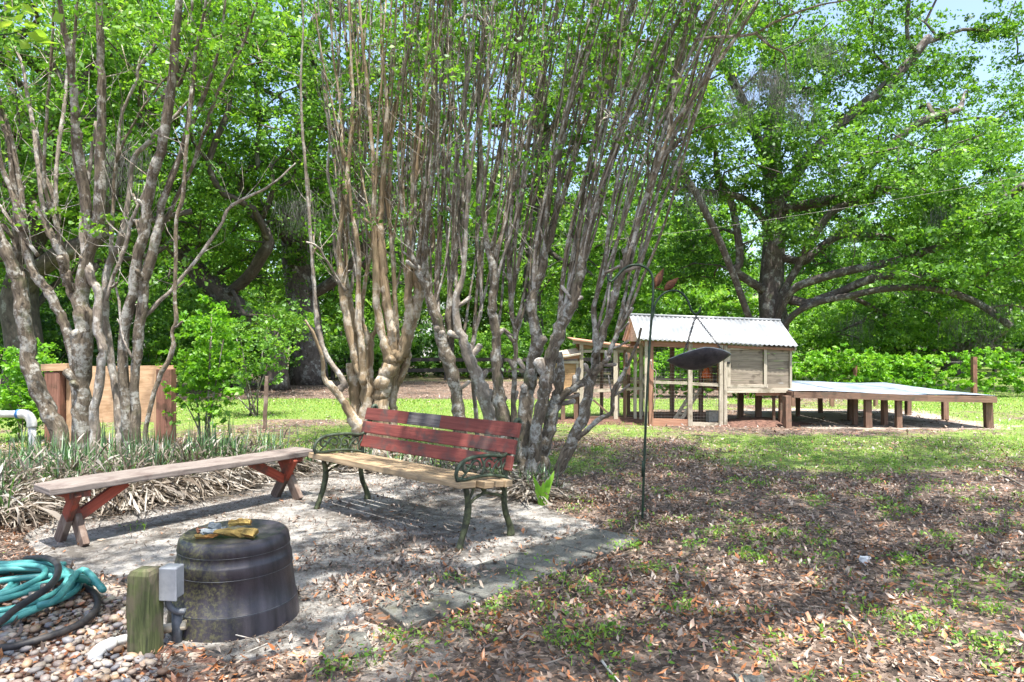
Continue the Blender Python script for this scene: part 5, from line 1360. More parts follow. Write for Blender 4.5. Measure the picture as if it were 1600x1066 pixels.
# ------------------------------------------------------------------ long plank bench
A0 = np.array([-2.99, 4.34]); A1 = np.array([-1.795, 5.98]); D1 = (A1 - A0) / np.linalg.norm(A1 - A0); D2 = np.array([D1[1], -D1[0]]); BL = np.linalg.norm(A1 - A0)
t = thing('plank_bench', 'long narrow backless bench with grey worn top and red crossed legs', 'bench', (float((A0[0] + A1[0]) / 2), float((A0[1] + A1[1]) / 2), 0))
def q_(s_, u, z): p = A0 + D1 * s_ + D2 * u; return np.array([p[0], p[1], z])
top = MB(); V_ = []; F_ = []; U_ = []
ns = 24; prof = [(-.165, .0), (.165, .0), (.165, -.042), (-.165, -.042)]
for i in range(ns + 1):
    f = i / ns; s_ = BL * f; w = 1 - .12 * f + .01 * math.sin(i * 1.7)
    if i == 0: w *= .88
    for (u, z) in prof:
        V_.append(q_(s_ + (.012 if i == 0 and u < 0 else 0), u * w, .405 + z + .005 * math.sin(f * 6) + R.normal(0, .0012)))
for i in range(ns):
    for j in range(4):
        a = i * 4 + j; b = i * 4 + (j + 1) % 4; F_.append([a, b, b + 4, a + 4])
        cu = [0, .33, .37, .7, .74]; U_.append([(BL * i / ns, cu[j]), (BL * i / ns, cu[j + 1]), (BL * (i + 1) / ns, cu[j + 1]), (BL * (i + 1) / ns, cu[j])])
F_.append([3, 2, 1, 0]); U_.append([(0, 0), (.1, 0), (.1, .04), (0, .04)]); F_.append([ns * 4 + j for j in range(4)]); U_.append([(0, 0), (.1, 0), (.1, .04), (0, .04)])
top.add(V_, F_, U_).build('seat_board', M['greywood'], t, bevel=.006)
for s_, sg in ((.18, 1), (BL - .2, -1)):
    for dx, (ua, ub) in ((-.021, (-.14, .12)), (.021, (.14, -.12))):
        lo = q_(s_ + dx, ua, 0); hi = q_(s_ + dx, ub, .36); mid = lo * .5 + hi * .5
        o = MB().board(lo, mid, .09, .04, wdir=(D2[0], D2[1], 0)).build('leg', M['legwood'], t, bevel=.004); o['label'] = 'mud stained lower half of a crossed leg'
        MB().board(mid, hi, .09, .04, wdir=(D2[0], D2[1], 0)).build('leg', M['redleg'], t, bevel=.004)
    MB().board(q_(s_, -.13, .34), q_(s_, .13, .34), .04, .13, wdir=(0, 0, 1)).build('cleat', M['redleg'], t, bevel=.003)
    MB().board(q_(s_ + .03 * sg, 0, .17), q_(s_ + .34 * sg, 0, .355), .07, .04, wdir=(0, 0, 1)).build('brace', M['redleg'], t, bevel=.003)

# ------------------------------------------------------------------ upside-down barrel planter
bc = (-1.327, 3.28)
def barrelmat():
    m, nt, p, L = nodes_mat('black moulded barrel')
    tc = nt.nodes.new('ShaderNodeTexCoord'); o = tc.outputs['Object']
    n1 = noise(nt, o, 7, 6, .7); n2 = noise(nt, o, 60, 5, .75); n3 = noise(nt, mapping(nt, o, (18, 18, 1.2)), 1, 4, .6)
    base = ramp(nt, [(.3, (.012, .011, .015)), (.7, (.052, .047, .06))]); L(n3.outputs[0], base.inputs[0])
    sx = nt.nodes.new('ShaderNodeSeparateXYZ'); L(o, sx.inputs[0])
    side = math_n(nt, 'ADD', math_n(nt, 'MULTIPLY', sx.outputs[0], -1.6), math_n(nt, 'MULTIPLY', n1.outputs[0], 1.0))
    rs = ramp(nt, [(.3, (0, 0, 0)), (.7, (1, 1, 1))]); L(side, rs.inputs[0])
    rm = ramp(nt, [(.45, (0, 0, 0)), (.6, (1, 1, 1))]); L(n2.outputs[0], rm.inputs[0])
    f = math_n(nt, 'MULTIPLY', rs.outputs[0], rm.outputs[0])
    c = mixc(nt, f, base.outputs[0], (.12, .12, .055))
    L(c, p.inputs['Base Color']); rr = ramp(nt, [(.3, (.28, .28, .28)), (.7, (.55, .55, .55))]); L(n1.outputs[0], rr.inputs[0]); L(rr.outputs[0], p.inputs['Roughness'])
    bump(nt, n2.outputs[0], p, .25, .004)
    return m
M['barrel'] = barrelmat()
t = thing('barrel_planter', 'upturned black plastic barrel planter with moulded hoops on the patio', 'planter', (bc[0], bc[1], 0))
MB().lathe([(.298, -.02), (.296, .0), (.2855, .09), (.2845, .096), (.2805, .099), (.2615, .250), (.2645, .254), (.2595, .298), (.2585, .304), (.2545, .307), (.2495, .345), (.2525, .349), (.2465, .388), (.238, .4), (.228, .4075), (.222, .408), (.214, .402), (.1, .401), (.0005, .401)], (bc[0], bc[1], .004), 72).build('barrel_body', M['barrel'], t, smooth=True)
for zz, r_ in ((.098, .2852), (.252, .2655), (.347, .2533)):
    MB().tube([(bc[0] + r_ * math.cos(a), bc[1] + r_ * math.sin(a), zz + .004) for a in np.linspace(0, 6.2832, 73)], .0009, 5, False).build('hoop_line', M['greydark'], t, smooth=True)

# rotten wood chunks and driftwood on it
def lump(name, label, cat, c, L_, w, h, rz, mat, seed, group=None, taper=.5, sides=6):
    rg = np.random.default_rng(seed); n_ = 9; pts = []; V_, F_, U_ = [], [], []
    ca, sa = math.cos(rz), math.sin(rz)
    for i in range(n_):
        f = i / (n_ - 1); e = (1 - .1 * abs(2 * f - 1) ** 3) * (1 - taper * f)
        for j in range(sides):
            a = j / sides * 6.283; k = 1 + rg.normal(0, .17)
            x = (f - .5) * L_ + rg.normal(0, .004); y = math.cos(a) * w / 2 * e * k + .01 * math.sin(f * 5 + seed); z = max(-h * .45, math.sin(a) * h / 2 * e * k) + .45 * h
            V_.append((c[0] + x * ca - y * sa, c[1] + x * sa + y * ca, c[2] + z))
    for i in range(n_ - 1):
        for j in range(sides):
            a = i * sides + j; b = i * sides + (j + 1) % sides; F_.append([a, b, b + sides, a + sides])
            U_.append([(i * L_ / n_, j * .02), (i * L_ / n_, (j + 1) * .02), ((i + 1) * L_ / n_, (j + 1) * .02), ((i + 1) * L_ / n_, j * .02)])
    F_.append(list(range(sides))[::-1]); U_.append([(0, 0)] * sides); F_.append([(n_ - 1) * sides + j for j in range(sides)]); U_.append([(0, 0)] * sides)
    o = MB().add(V_, F_, U_).build(name, mat, loc=tuple(c)); tag(o, label, cat, group); return o
zt = .409
lump('wood_chunk', 'largest yellow rotten wood chunk at the front right of the pile on the barrel', 'wood', (bc[0] + .045, bc[1] - .09, zt), .2, .075, .045, 2.95, M['chunk'], 3, taper=.45)
lump('wood_chunk', 'short blocky yellow wood piece resting at the back of the pile on the barrel', 'wood', (bc[0] + .02, bc[1] + .02, zt + .022), .1, .04, .036, .1, M['chunk'], 5, taper=.1)
lump('wood_chunk', 'small thin yellow sliver at the front left of the pile on the barrel', 'wood', (bc[0] - .085, bc[1] - .115, zt), .1, .035, .025, .35, M['chunk'], 8)
lump('driftwood', 'pale blue grey driftwood stub leaning over the others on the barrel', 'wood', (bc[0] - .1, bc[1] - .01, zt + .015), .085, .036, .036, 2.4, M['drift'], 12, taper=.25)
lump('driftwood', 'blue grey driftwood stick lying in front of the leaning stub on the barrel', 'wood', (bc[0] - .085, bc[1] - .06, zt + .004), .1, .034, .03, .25, M['drift'], 14, taper=.3)
lump('driftwood', 'little white pointed shard standing in the middle of the pile on the barrel', 'wood', (bc[0] - .035, bc[1] - .03, zt + .016), .05, .018, .02, 1.2, M['drift'], 16, taper=.8)
lump('wood_chunk', 'small orange brown wood bit at the left end of the pile on the barrel', 'wood', (bc[0] - .135, bc[1] - .05, zt), .045, .04, .034, .6, M['rust'], 19, taper=.2)

# ------------------------------------------------------------------ mossy post, outlet box, pipes
pc = np.array([-1.555, 2.905]); rz = -.12
t = thing('mossy_post', 'short square post covered in green moss beside the barrel', 'post', (pc[0], pc[1], 0))
w = .1; V_, F_, U_ = [], [], []
lv = [(-.05, 1.0), (.1, 1.0), (.2, .99), (.3, .98), (.335, .96), (.352, .8), (.357, .4)]
for i, (z, s_) in enumerate(lv):
    for j in range(12):
        a = j // 3; b = (j % 3) / 3
        cs = [(-1, -1), (1, -1), (1, 1), (-1, 1)]; x0, y0 = cs[a]; x1, y1 = cs[(a + 1) % 4]
        x = (x0 + (x1 - x0) * b) * w / 2 * s_; y = (y0 + (y1 - y0) * b) * .1 / 2 * s_
        x += R.normal(0, .0015); y += R.normal(0, .0015)
        V_.append((pc[0] + x * math.cos(rz) - y * math.sin(rz), pc[1] + x * math.sin(rz) + y * math.cos(rz), z + R.normal(0, .001)))
for i in range(len(lv) - 1):
    for j in range(12):
        a = i * 12 + j; b = i * 12 + (j + 1) % 12; F_.append([a, b, b + 12, a + 12]); U_.append([(lv[i][0], j * .036), (lv[i][0], (j + 1) * .036), (lv[i + 1][0], (j + 1) * .036), (lv[i + 1][0], j * .036)])
F_.append([(len(lv) - 1) * 12 + j for j in range(12)]); U_.append([(0, 0)] * 12)
MB().add(V_, F_, U_).build('post_body', M['mossy'], t)
bx = pc + np.array([.09, .03])
t = thing('outlet_box', 'grey outdoor outlet box mounted on the right side of the mossy post', 'electrical box', (bx[0], bx[1], .22))
MB().box((bx[0] - .004, bx[1] + .02, .283), (.076, .07, .135), rz).build('box_body', M['greybox'], t, bevel=.006)
MB().box((bx[0] + .002, bx[1] - .022, .283), (.08, .012, .14), rz).build('box_lid', M['greybox'], t, bevel=.004)
MB().tube(smooth_pts([(bx[0] - .02, bx[1] + .02, .225), (bx[0] - .018, bx[1] + .02, .19), (bx[0] - .008, bx[1] + .025, .165), (bx[0] + .012, bx[1] + .035, .148), (bx[0] + .045, bx[1] + .045, .142)], 4), .014, 10).build('conduit_elbow', M['greydark'], t, smooth=True)
MB().tube([(bx[0] - .0, bx[1] + .06, .14), (bx[0] - .0, bx[1] + .06, -.02)], .022, 10).build('conduit', M['greydark'], t, smooth=True)
a = gp(240, 1000, .03); b = gp(262, 992, .04)
o = MB().tube([(pc[0] + .03, pc[1] + .09, .06), (pc[0] + .125, pc[1] + .1, .075)], .02, 10).build('cream_pipe', M['cream'], smooth=True, loc=(pc[0] + .08, pc[1] + .09, .06)); tag(o, 'short cream pipe stub between the mossy post and the barrel', 'pipe')
t = thing('pipe_elbow', 'half buried white pipe elbow in the pebbles left of the mossy post', 'pipe', tuple(gp(165, 1015)))
MB().tube(smooth_pts([gp(200, 998, .025), gp(182, 1003, .03), gp(168, 1010, .03)], 3), .021, 10).build('pipe', M['pvc'], t, smooth=True)
MB().tube(smooth_pts([gp(177, 1005, .03), gp(160, 1013, .032), gp(150, 1022, .022), gp(146, 1036, -.02)], 4), .027, 10).build('elbow', M['pvc'], t, smooth=True)

# ------------------------------------------------------------------ hoses
hc = np.array([-2.68, 3.52])
def coil(cx, cy, a, b, rot, turns, z0, dz, seed, th0=0.0, n=40, drift=.05):
    rg = np.random.default_rng(seed); pts = []
    for i in range(int(turns * n) + 1):
        th = th0 + i / n * 6.2832; f = i / (turns * n)
        ra = a * (1 + drift * math.sin(th * .37 + seed) - .16 * f); rb = b * (1 + drift * math.cos(th * .53 + seed) - .16 * f)
        x = ra * math.cos(th); y = rb * math.sin(th)
        pts.append((cx + x * math.cos(rot) - y * math.sin(rot) + .03 * math.sin(th * .23 + seed * 2), cy + x * math.sin(rot) + y * math.cos(rot) + .03 * math.cos(th * .31), z0 + dz * f + .012 * math.sin(th * 1.7 + seed)))
    return pts
t = thing('teal_hose', 'teal garden hose lying coiled on the pebbles at the left edge', 'hose', (hc[0], hc[1], 0))
for a_, b_, rot_, tn_, z_, dz_, sd_, th_ in ((.52, .47, .3, 2.1, .03, .03, 3, 0.0), (.43, .40, -.25, 2.2, .06, .03, 7, 1.5), (.36, .30, .5, 1.9, .075, .03, 12, 3.0), (.24, .22, .9, 1.6, .035, .03, 11, 2.5)):
    MB().tube(coil(hc[0] - .04 + .03 * math.sin(sd_), hc[1] - .07 + .04 * math.cos(sd_), a_, b_, rot_, tn_, z_, dz_, sd_, th0=th_, drift=.09), .0145, 10).build('hose_line', M['hose'], t, smooth=True)
MB().tube(smooth_pts([gp(60, 947, .1), gp(90, 935, .12), (hc[0] + .42, hc[1] + .08, .12), gp(160, 921, .1), gp(152, 912, .09), gp(128, 906, .08), gp(90, 900, .08), gp(20, 905, .09), gp(-40, 915, .08)], 5), .0165, 9).build('hose_line', M['hose'], t, smooth=True)
MB().tube(smooth_pts([gp(112, 903, .1), gp(130, 905, .1), gp(146, 910, .09)], 3), .0195, 9).build('sleeve', M['hosedark'], t, smooth=True)
for c_, d_ in ((gp(52, 930, .1), (.03, .02, .0)), (gp(70, 917, .1), (.03, .01, 0))):
    MB().tube([c_ - np.array(d_) * .5, c_ + np.array(d_) * .5], .0185, 8).build('clamp', M['brass'], t, smooth=True)
t = thing('black_hose', 'black rubber hose looped round and across the coiled teal hose', 'hose', (hc[0] + .1, hc[1] - .2, 0))
MB().tube(smooth_pts([gp(-60, 1012, .03), gp(-20, 1015, .03), gp(30, 1008, .03), gp(85, 992, .03), gp(125, 975, .03), gp(148, 955, .03), gp(153, 938, .03), gp(145, 925, .03), gp(125, 915, .04)], 5), .016, 10).build('hose_line', M['blackhose'], t, smooth=True)
MB().tube(smooth_pts([gp(-40, 985, .16), gp(0, 972, .16), gp(20, 955, .17), gp(50, 935, .18), gp(75, 918, .19), gp(90, 898, .19), gp(88, 880, .17), gp(70, 872, .13), gp(40, 873, .08)], 5), .016, 10).build('hose_line', M['blackhose'], t, smooth=True)

# ------------------------------------------------------------------ pebbles
t = tag(dome((-1.95, 2.75), 1.15, .42, .012, 'pebble_bed', M['soil'], 5), None)
def pebmesh(seed):
    rg = np.random.default_rng(seed); V_ = [(0, 0, -1)]; n_ = 7; sc_ = np.array([1, .72 + .2 * rg.random(), .5 + .15 * rg.random()])
    for lat in (-.5, .1, .62):
        for j in range(n_):
            a = j / n_ * 6.283; r_ = math.sqrt(1 - lat * lat) * (1 + rg.normal(0, .06)); V_.append((r_ * math.cos(a), r_ * math.sin(a), lat))
    V_.append((0, 0, .95)); V_ = np.array(V_) * sc_; F_ = []
    for j in range(n_):
        j2 = (j + 1) % n_; F_.append([0, 1 + j2, 1 + j])
        for l in (0, 1): F_.append([1 + l * n_ + j, 1 + l * n_ + j2, 1 + (l + 1) * n_ + j2, 1 + (l + 1) * n_ + j])
        F_.append([1 + 2 * n_ + j, 1 + 2 * n_ + j2, 1 + 3 * n_])
    return V_, F_
prot = []
for s_ in range(8):
    V_, F_ = pebmesh(s_); m = bpy.data.meshes.new('pebble'); m.from_pydata(V_.tolist(), [], F_); m.polygons.foreach_set('use_smooth', [True] * len(F_)); m.update(); m.materials.append(M['pebble']); prot.append((m, V_, F_))
cand = []
while len(cand) < 1100:
    x = R.uniform(-3.3, -.95); y = R.uniform(2.55, 3.55)
    px = 800 + x * FPX / y; py = HOR + EYE * FPX / y
    if not inpoly(x, y, PEB) or px < -60 or py > 1085: continue
    if math.hypot(x - bc[0], y - bc[1]) < .31: continue
    w_ = 1.0 if py > 965 else .35
    if px > 235: w_ *= .5 if py > 1020 else .2
    if R.random() > w_: continue
    s_ = R.uniform(.011, .027) * (1.15 if R.random() < .15 else 1)
    if any((x - c_[0]) ** 2 + (y - c_[1]) ** 2 < (.62 * (s_ + c_[2])) ** 2 for c_ in cand[-1100:]) and R.random() < .93: 
        if R.random() < .995: 
            cand.append(None) if False else None
            if len(cand) > 650: break
            continue
    cand.append((x, y, s_))
cand.sort(key=lambda c_: c_[1] - c_[2] * 8)
vs_, fs_, b_, rr_ = [], [], 0, []
for i, (x, y, s_) in enumerate(cand):
    m, V_, F_ = prot[i % 8]; z = float(gz(x, y)) + s_ * .3 + (.012 if R.random() < .3 else 0)
    if i < 300:
        o = link(bpy.data.objects.new('pebble', m), t); o.location = (x, y, z); o.rotation_euler = (R.normal(0, .2), R.normal(0, .2), R.random() * 6.28); o.scale = (s_, s_, s_)
    else:
        a = R.random() * 6.28; Q = V_ * s_; Q = np.stack([Q[:, 0] * math.cos(a) - Q[:, 1] * math.sin(a) + x, Q[:, 0] * math.sin(a) + Q[:, 1] * math.cos(a) + y, Q[:, 2] + z], 1)
        vs_.append(Q); fs_ += [[k + b_ for k in f] for f in F_]; b_ += len(Q); rr_ += [R.random()] * len(F_)
if vs_:
    m = bpy.data.meshes.new('loose_pebbles'); m.from_pydata(np.vstack(vs_).tolist(), [], fs_); m.polygons.foreach_set('use_smooth', [True] * len(fs_)); m.update()
    a = m.attributes.new('rnd', 'FLOAT', 'FACE'); a.data.foreach_set('value', np.array(rr_, np.float32)); m.materials.append(M['pebble'])
    o = link(bpy.data.objects.new('loose_pebbles', m), t); o['kind'] = 'stuff'

# ------------------------------------------------------------------ shepherd's hook with hanging pan
hY = 5.11
t = thing('shepherds_hook', 'tall thin green double shepherds hook pole standing in the litter', 'pole', tuple(gp(1003, 812)))
H = lambda px, py: at(px, py, hY)
MB().tube(smooth_pts([gp(1003, 812) - np.array([0, 0, .1]), H(1006, 740), H(1010, 640), H(1015, 540), H(1020, 470), H(1020, 437), H(1015, 424), H(1006, 417), H(996, 414), H(985, 415), H(977, 419), H(971, 424), H(962, 434), H(955, 440), H(950, 436), H(951, 428)], 4), .0095, 8).build('main_rod', M['pole'], t, smooth=True)
MB().tube(smooth_pts([H(1017, 505), H(1021, 490), H(1024, 475), H(1032, 463), H(1042, 456), H(1052, 454), H(1062, 456), H(1070, 463), H(1076, 473), H(1080, 484), H(1086, 491), H(1092, 488), H(1095, 480)], 4), .008, 8).build('side_hook', M['pole'], t, smooth=True)
MB().tube([H(1004, 745), H(1005, 720)], .0095, 8).build('ferrule', M['pole'], t, smooth=True)
t2 = thing('hanging_pan', 'black scoop shaped scale pan hanging by three chains from the side hook', 'feeder', tuple(H(1087, 498)))
A_ = H(1087, 494)
MB().tube(smooth_pts([H(1086, 490), H(1089, 494), H(1087, 500)], 4), .003, 6).build('ring', M['chain'], t2, smooth=True)
# pan: shallow trough with high sides, seen nearly edge on, tilted
Vp, Fp = [], []; nu, nv = 14, 9
c0 = H(1092, 559)
for i in range(nu + 1):
    u = -1 + 2 * i / nu
    for j in range(nv):
        v = -1 + 2 * j / (nv - 1)
        half = .15 * (1 - .88 * abs(u) ** 2.2); xx = u * .235; yy = v * half
        zz = -.085 * (1 - v * v) * (1 - abs(u) ** 2.0) + .03 * (v * v) * (1 - abs(u))
        Vp.append((c0[0] + xx * .995, c0[1] + yy - zz * .25, c0[2] + zz + .02 * u - .32 * yy))
for i in range(nu):
    for j in range(nv - 1):
        a = i * nv + j; Fp.append([a, a + nv, a + nv + 1, a + 1])
mb = MB().add(Vp, Fp, [[(0, 0)] * 4 for _ in Fp]); o = mb.build('pan', M['pan'], t2, smooth=True)
s_ = o.modifiers.new('s', 'SOLIDIFY'); s_.thickness = .004; s_.offset = -1
Vr = [Vp[i * nv] for i in range(nu + 1)] + [Vp[nu * nv + j] for j in range(nv)] + [Vp[i * nv + nv - 1] for i in range(nu, -1, -1)] + [Vp[j] for j in range(nv - 1, -1, -1)]
MB().tube(Vr, .004, 5).build('rim', M['pan_in'], o, smooth=True)
def chain(a, b):
    mb = MB(); d = b - a; L_ = np.linalg.norm(d); d /= L_; n_ = int(L_ / .017)
    s1 = np.cross(d, (0, 1, 0)); s1 /= np.linalg.norm(s1); s2 = np.cross(d, s1)
    for k in range(n_):
        c_ = a + d * L_ * (k + .5) / n_; s_ = s1 if k % 2 else s2
        mb.tube([c_ + d * .012 * math.cos(q) + s_ * .006 * math.sin(q) for q in np.linspace(0, 6.283, 9)], .0027, 4, False)
    mb.build('chain', M['chain'], t2, smooth=True)
for i, j in ((3, 0), (4, nv - 1), (nu - 3, 0)):
    chain(A_, np.array(Vp[i * nv + j]) + np.array((0, 0, .003)))
def leafplate(a, tip, wid, tilt):
    a = np.array(a); tip = np.array(tip); d = tip - a; L_ = np.linalg.norm(d); s_ = np.cross(d / L_, (0, 1, 0)); V_ = []; F_ = []
    pr = [0, .55, .9, 1, .85, .6, .3, 0]
    for k, w_ in enumerate(pr):
        c_ = a + d * k / (len(pr) - 1)
        V_ += [c_ - s_ * w_ * wid / 2 + np.array((0, .012 * w_, 0)), c_ + np.array((0, -.012 * w_, 0)), c_ + s_ * w_ * wid / 2 + np.array((0, .012 * w_, 0))]
    for k in range(len(pr) - 1):
        F_ += [[k * 3, k * 3 + 1, k * 3 + 4, k * 3 + 3], [k * 3 + 1, k * 3 + 2, k * 3 + 5, k * 3 + 4]]
    return MB().add(V_, F_, [[(0, 0)] * 4] * len(F_))
for a, b, w_ in ((H(1023, 450), H(1037, 419), .058), (H(1038, 454), H(1060, 434), .06)):
    o = leafplate(a, b, w_, 0).build('ornament_leaf', M['rust'], t, smooth=True); o.modifiers.new('s', 'SOLIDIFY').thickness = .003
MB().tube([H(1020, 460), H(1023, 450), H(1038, 454)], .003, 5).build('ornament_stem', M['rust'], t, smooth=True)

# ------------------------------------------------------------------ strap-leaved plants
def blades(P, L_, w, lean, seed_up=1.0, seg=4, rnd=None, droop=1.0, azi=None):
    n = len(P); az = R.random(n) * 6.283 if azi is None else azi
    d = np.stack([np.cos(az), np.sin(az)], 1); s_ = np.stack([-d[:, 1], d[:, 0], np.zeros(n)], 1)
    rows = []
    for k in range(seg + 1):
        f = k / seg
        h = L_ * (f * (1 - .3 * lean) - droop * lean * .75 * f ** 2.4); o_ = L_ * lean * (f ** 1.3)
        c_ = P + np.stack([d[:, 0] * o_, d[:, 1] * o_, np.maximum(h, -P[:, 2] + .008 * (1 + k))], 1)
        ww = (w * (1 - f) ** .6 * .5 + .0004)[:, None]
        rows.append(np.stack([c_ - s_ * ww, c_ + s_ * ww], 1))
    V = np.stack(rows, 1).reshape(-1, 3); base = (np.arange(n) * (seg + 1) * 2)[:, None]
    F = np.concatenate([base + np.array([[2 * k, 2 * k + 1, 2 * k + 3, 2 * k + 2]]) for k in range(seg)], 0)
    rn = R.random(n) if rnd is None else rnd
    return V, F, np.tile(rn, seg)
# bed line: from the far left along the back of the long bench, round behind the garden bench
line = smooth_pts([(-5.0, 4.9, 0), (-4.3, 5.3, 0), (-3.7, 5.65, 0), (-3.1, 6.05, 0), (-2.5, 6.55, 0), (-1.9, 6.95, 0), (-1.2, 6.9, 0), (-.5, 6.3, 0), (.1, 5.8, 0)], 10)
cl = []
for k in range(210):
    i = R.integers(len(line)); f = i / len(line); p = line[i] + np.array([R.normal(0, .22), R.normal(0, .24 if f < .75 else .14), 0]); cl.append((p, f))
for px, py in ((40, 715), (60, 735), (90, 740), (170, 735), (250, 725), (320, 720), (20, 760), (10, 800), (120, 722), (360, 700), (-20, 740), (300, 740), (200, 745)): cl.append((gp(px, py + 20), .2))
Pd, Ld, Pg, Lg, Ps = [], [], [], [], []
for p, f in cl:
    sc_ = 1.0 if f < .6 else .55
    back = p[1] > line[min(len(line) - 1, int(f * len(line)))][1] + .05
    nd = int((45 if back else 150) * (1 if f < .6 else .7)); ng = int((46 if back else 14) * (1 if f < .65 else .3))
    for _ in range(nd): Pd.append(p + np.array([R.normal(0, .07), R.normal(0, .07), .01])); Ld.append(R.uniform(.3, .72) * sc_)
    for _ in range(ng): Pg.append(p + np.array([R.normal(0, .05), R.normal(0, .05), .02])); Lg.append(R.uniform(.3, .68) * sc_)
Pd = np.array(Pd); Pg = np.array(Pg)
okd = ~inpoly(Pd[:, 0], Pd[:, 1] + .05, PATIO); okg = ~inpoly(Pg[:, 0], Pg[:, 1] + .05, PATIO)
Pd, Ld = Pd[okd], np.array(Ld)[okd]; Pg, Lg = Pg[okg], np.array(Lg)[okg]
ln = np.where(R.random(len(Pd)) < .8, R.uniform(.7, 1.15, len(Pd)), R.uniform(.25, .7, len(Pd)))
V, F, rn = blades(Pd, Ld, np.full(len(Pd), .0055), ln, seg=6, droop=1.0)
V = V + R.normal(0, .006, V.shape)
obj_np('dead_grass', V, F, M['straw'], None, rn, kind='stuff')
V, F, rn = blades(Pg, Lg, np.full(len(Pg), .013), R.uniform(.08, .6, len(Pg)), seg=4)
obj_np('strap_grass', V, F, M['strap'], None, rn, kind='stuff')
for k, (px, py, h, lb) in enumerate([(170, 715, .6, 'dark upright blade plant at the foot of the pale stemmed trunk'), (205, 735, .55, 'upright blade plant just behind the middle of the long bench, left one'), (25, 745, .55, 'dark upright blade plant at the far left edge under the white pipe'), (60, 725, .5, 'upright blade plant below the white pipe elbow'), (240, 730, .55, 'upright blade plant right of the crooked thin trunk'), (325, 705, .55, 'tall arching blade plant below the young green shrub'), (420, 690, .45, 'arching blade plant near the wooden stake')]):
    q = gp(px, py + 10); t = thing('blade_plant', lb, 'plant', tuple(q), 'dark green blade plants in the bed')
    for _ in range(13):
        P = q[None] + np.array([[R.normal(0, .05), R.normal(0, .05), 0]])
        V, F, rn = blades(P, np.array([h * R.uniform(.55, 1.0)]), np.array([.022]), np.array([R.uniform(.03, .3) if k < 5 else R.uniform(.2, .6)]), seg=5, rnd=np.array([R.uniform(.2, .9)]))
        obj_np('leaf', V, F, M['strap'], t, rn)
q = gp(847, 790); t = thing('bulb_plant', 'bright green broad bladed plant at the foot of the right crape myrtle', 'plant', tuple(q))
for px, py, wv_ in ((833, 742, .03), (838, 750, .03), (843, 758, .028), (849, 752, .03), (855, 748, .034), (866, 735, .042), (860, 745, .04), (836, 765, .025), (852, 770, .025)):
    tip = at(px, py, q[1] + .03 * R.normal()); b0 = q + np.array([(px - 849) * .0015, R.normal(0, .015), 0]); mid = (b0 + tip) / 2 + np.array([(px - 849) * -.0003, 0, .02])
    Pc = smooth_pts([b0, mid, tip], 4); n_ = len(Pc); V_ = []
    for k, c_ in enumerate(Pc):
        f = k / (n_ - 1); ww = wv_ * (.55 + .6 * f) * (1 if f < .7 else (1 - f) / .3 + .02) * .5
        V_ += [c_ - np.array([ww, .3 * ww, 0]), c_ + np.array([ww, -.3 * ww, 0])]
    F_ = np.array([[2 * k, 2 * k + 1, 2 * k + 3, 2 * k + 2] for k in range(n_ - 1)])
    obj_np('leaf', np.array(V_), F_, M['vine'], t, np.full(n_ - 1, .5 + .2 * R.random()), smooth=True)

# ------------------------------------------------------------------ lawn and weeds
def scatter(n, y0, y1, dens):
    y = np.sqrt(R.uniform(y0 * y0, y1 * y1, n)); x = R.uniform(-.86, .86, n) * y
    k = R.random(n) < dens(x, y); return x[k], y[k]
x, y = scatter(180000, 6.4, 18.5, lambda x, y: np.clip((grass_amt(x, y) - .3) * 1.6, 0, 1) * np.clip(.55 + 1.8 * (fbm(x, y, 2.2, 77) - .45), 0.02, 1))
P = np.stack([x, y, gz(x, y) - .004], 1)
V, F, rn = blades(P, R.uniform(.02, .055, len(P)) * (.7 + .05 * y), .0045 + .0006 * y, R.uniform(.1, .8, len(P)), seg=2, rnd=np.clip(R.normal(.45, .25, len(P)) + .25 * (fbm(x, y, .6, 12) - .5), 0, 1))
obj_np('lawn_grass', V, F, M['grass'], None, rn, kind='stuff')
# weeds in the foreground: clusters
wc = []
for _ in range(1100):
    y_ = math.sqrt(R.uniform(2.5 ** 2, 9.5 ** 2)); x_ = R.uniform(-.8, .82) * y_
    if inpoly(x_, y_, PATIO) and R.random() < .97: continue
    if inpoly(x_, y_, PEB): continue
    if x_ < -1 and R.random() < .6: continue
    if fbm(x_, y_, 1.1, 41) < .47 and R.random() < .8: continue
    wc.append((x_, y_))
for px, py in ((645, 1003), (757, 955), (868, 960), (945, 990), (1180, 870), (1420, 880), (1430, 975), (1560, 960), (1270, 785), (1400, 800), (1540, 1010), (1010, 890), (985, 860), (530, 1040), (900, 1000), (1100, 840), (1215, 838), (1470, 845)):
    q = gp(px, py)
    for _ in range(5): wc.append((q[0] + R.normal(0, .06), q[1] + R.normal(0, .05)))
wp = []
for x_, y_ in wc:
    for _ in range(int(R.uniform(5, 30))): wp.append((x_ + R.normal(0, .045), y_ + R.normal(0, .045)))
wp = np.array(wp); P = np.stack([wp[:, 0], wp[:, 1], gz(wp[:, 0], wp[:, 1])], 1)
V, F, rn = leaf_cards(P + np.array([0, 0, .022]) + R.random((len(P), 1)) * np.array([0, 0, .03]), .022, .8, .5)
obj_np('low_weeds', V, F, M['grass'], None, rn * .8, kind='stuff')
k = R.random(len(P)) < .45
V, F, rn = blades(P[k], R.uniform(.03, .09, k.sum()), np.full(k.sum(), .004), R.uniform(.2, .8, k.sum()), seg=3)
obj_np('weed_blades', V, F, M['grass'], None, rn * .8, kind='stuff')

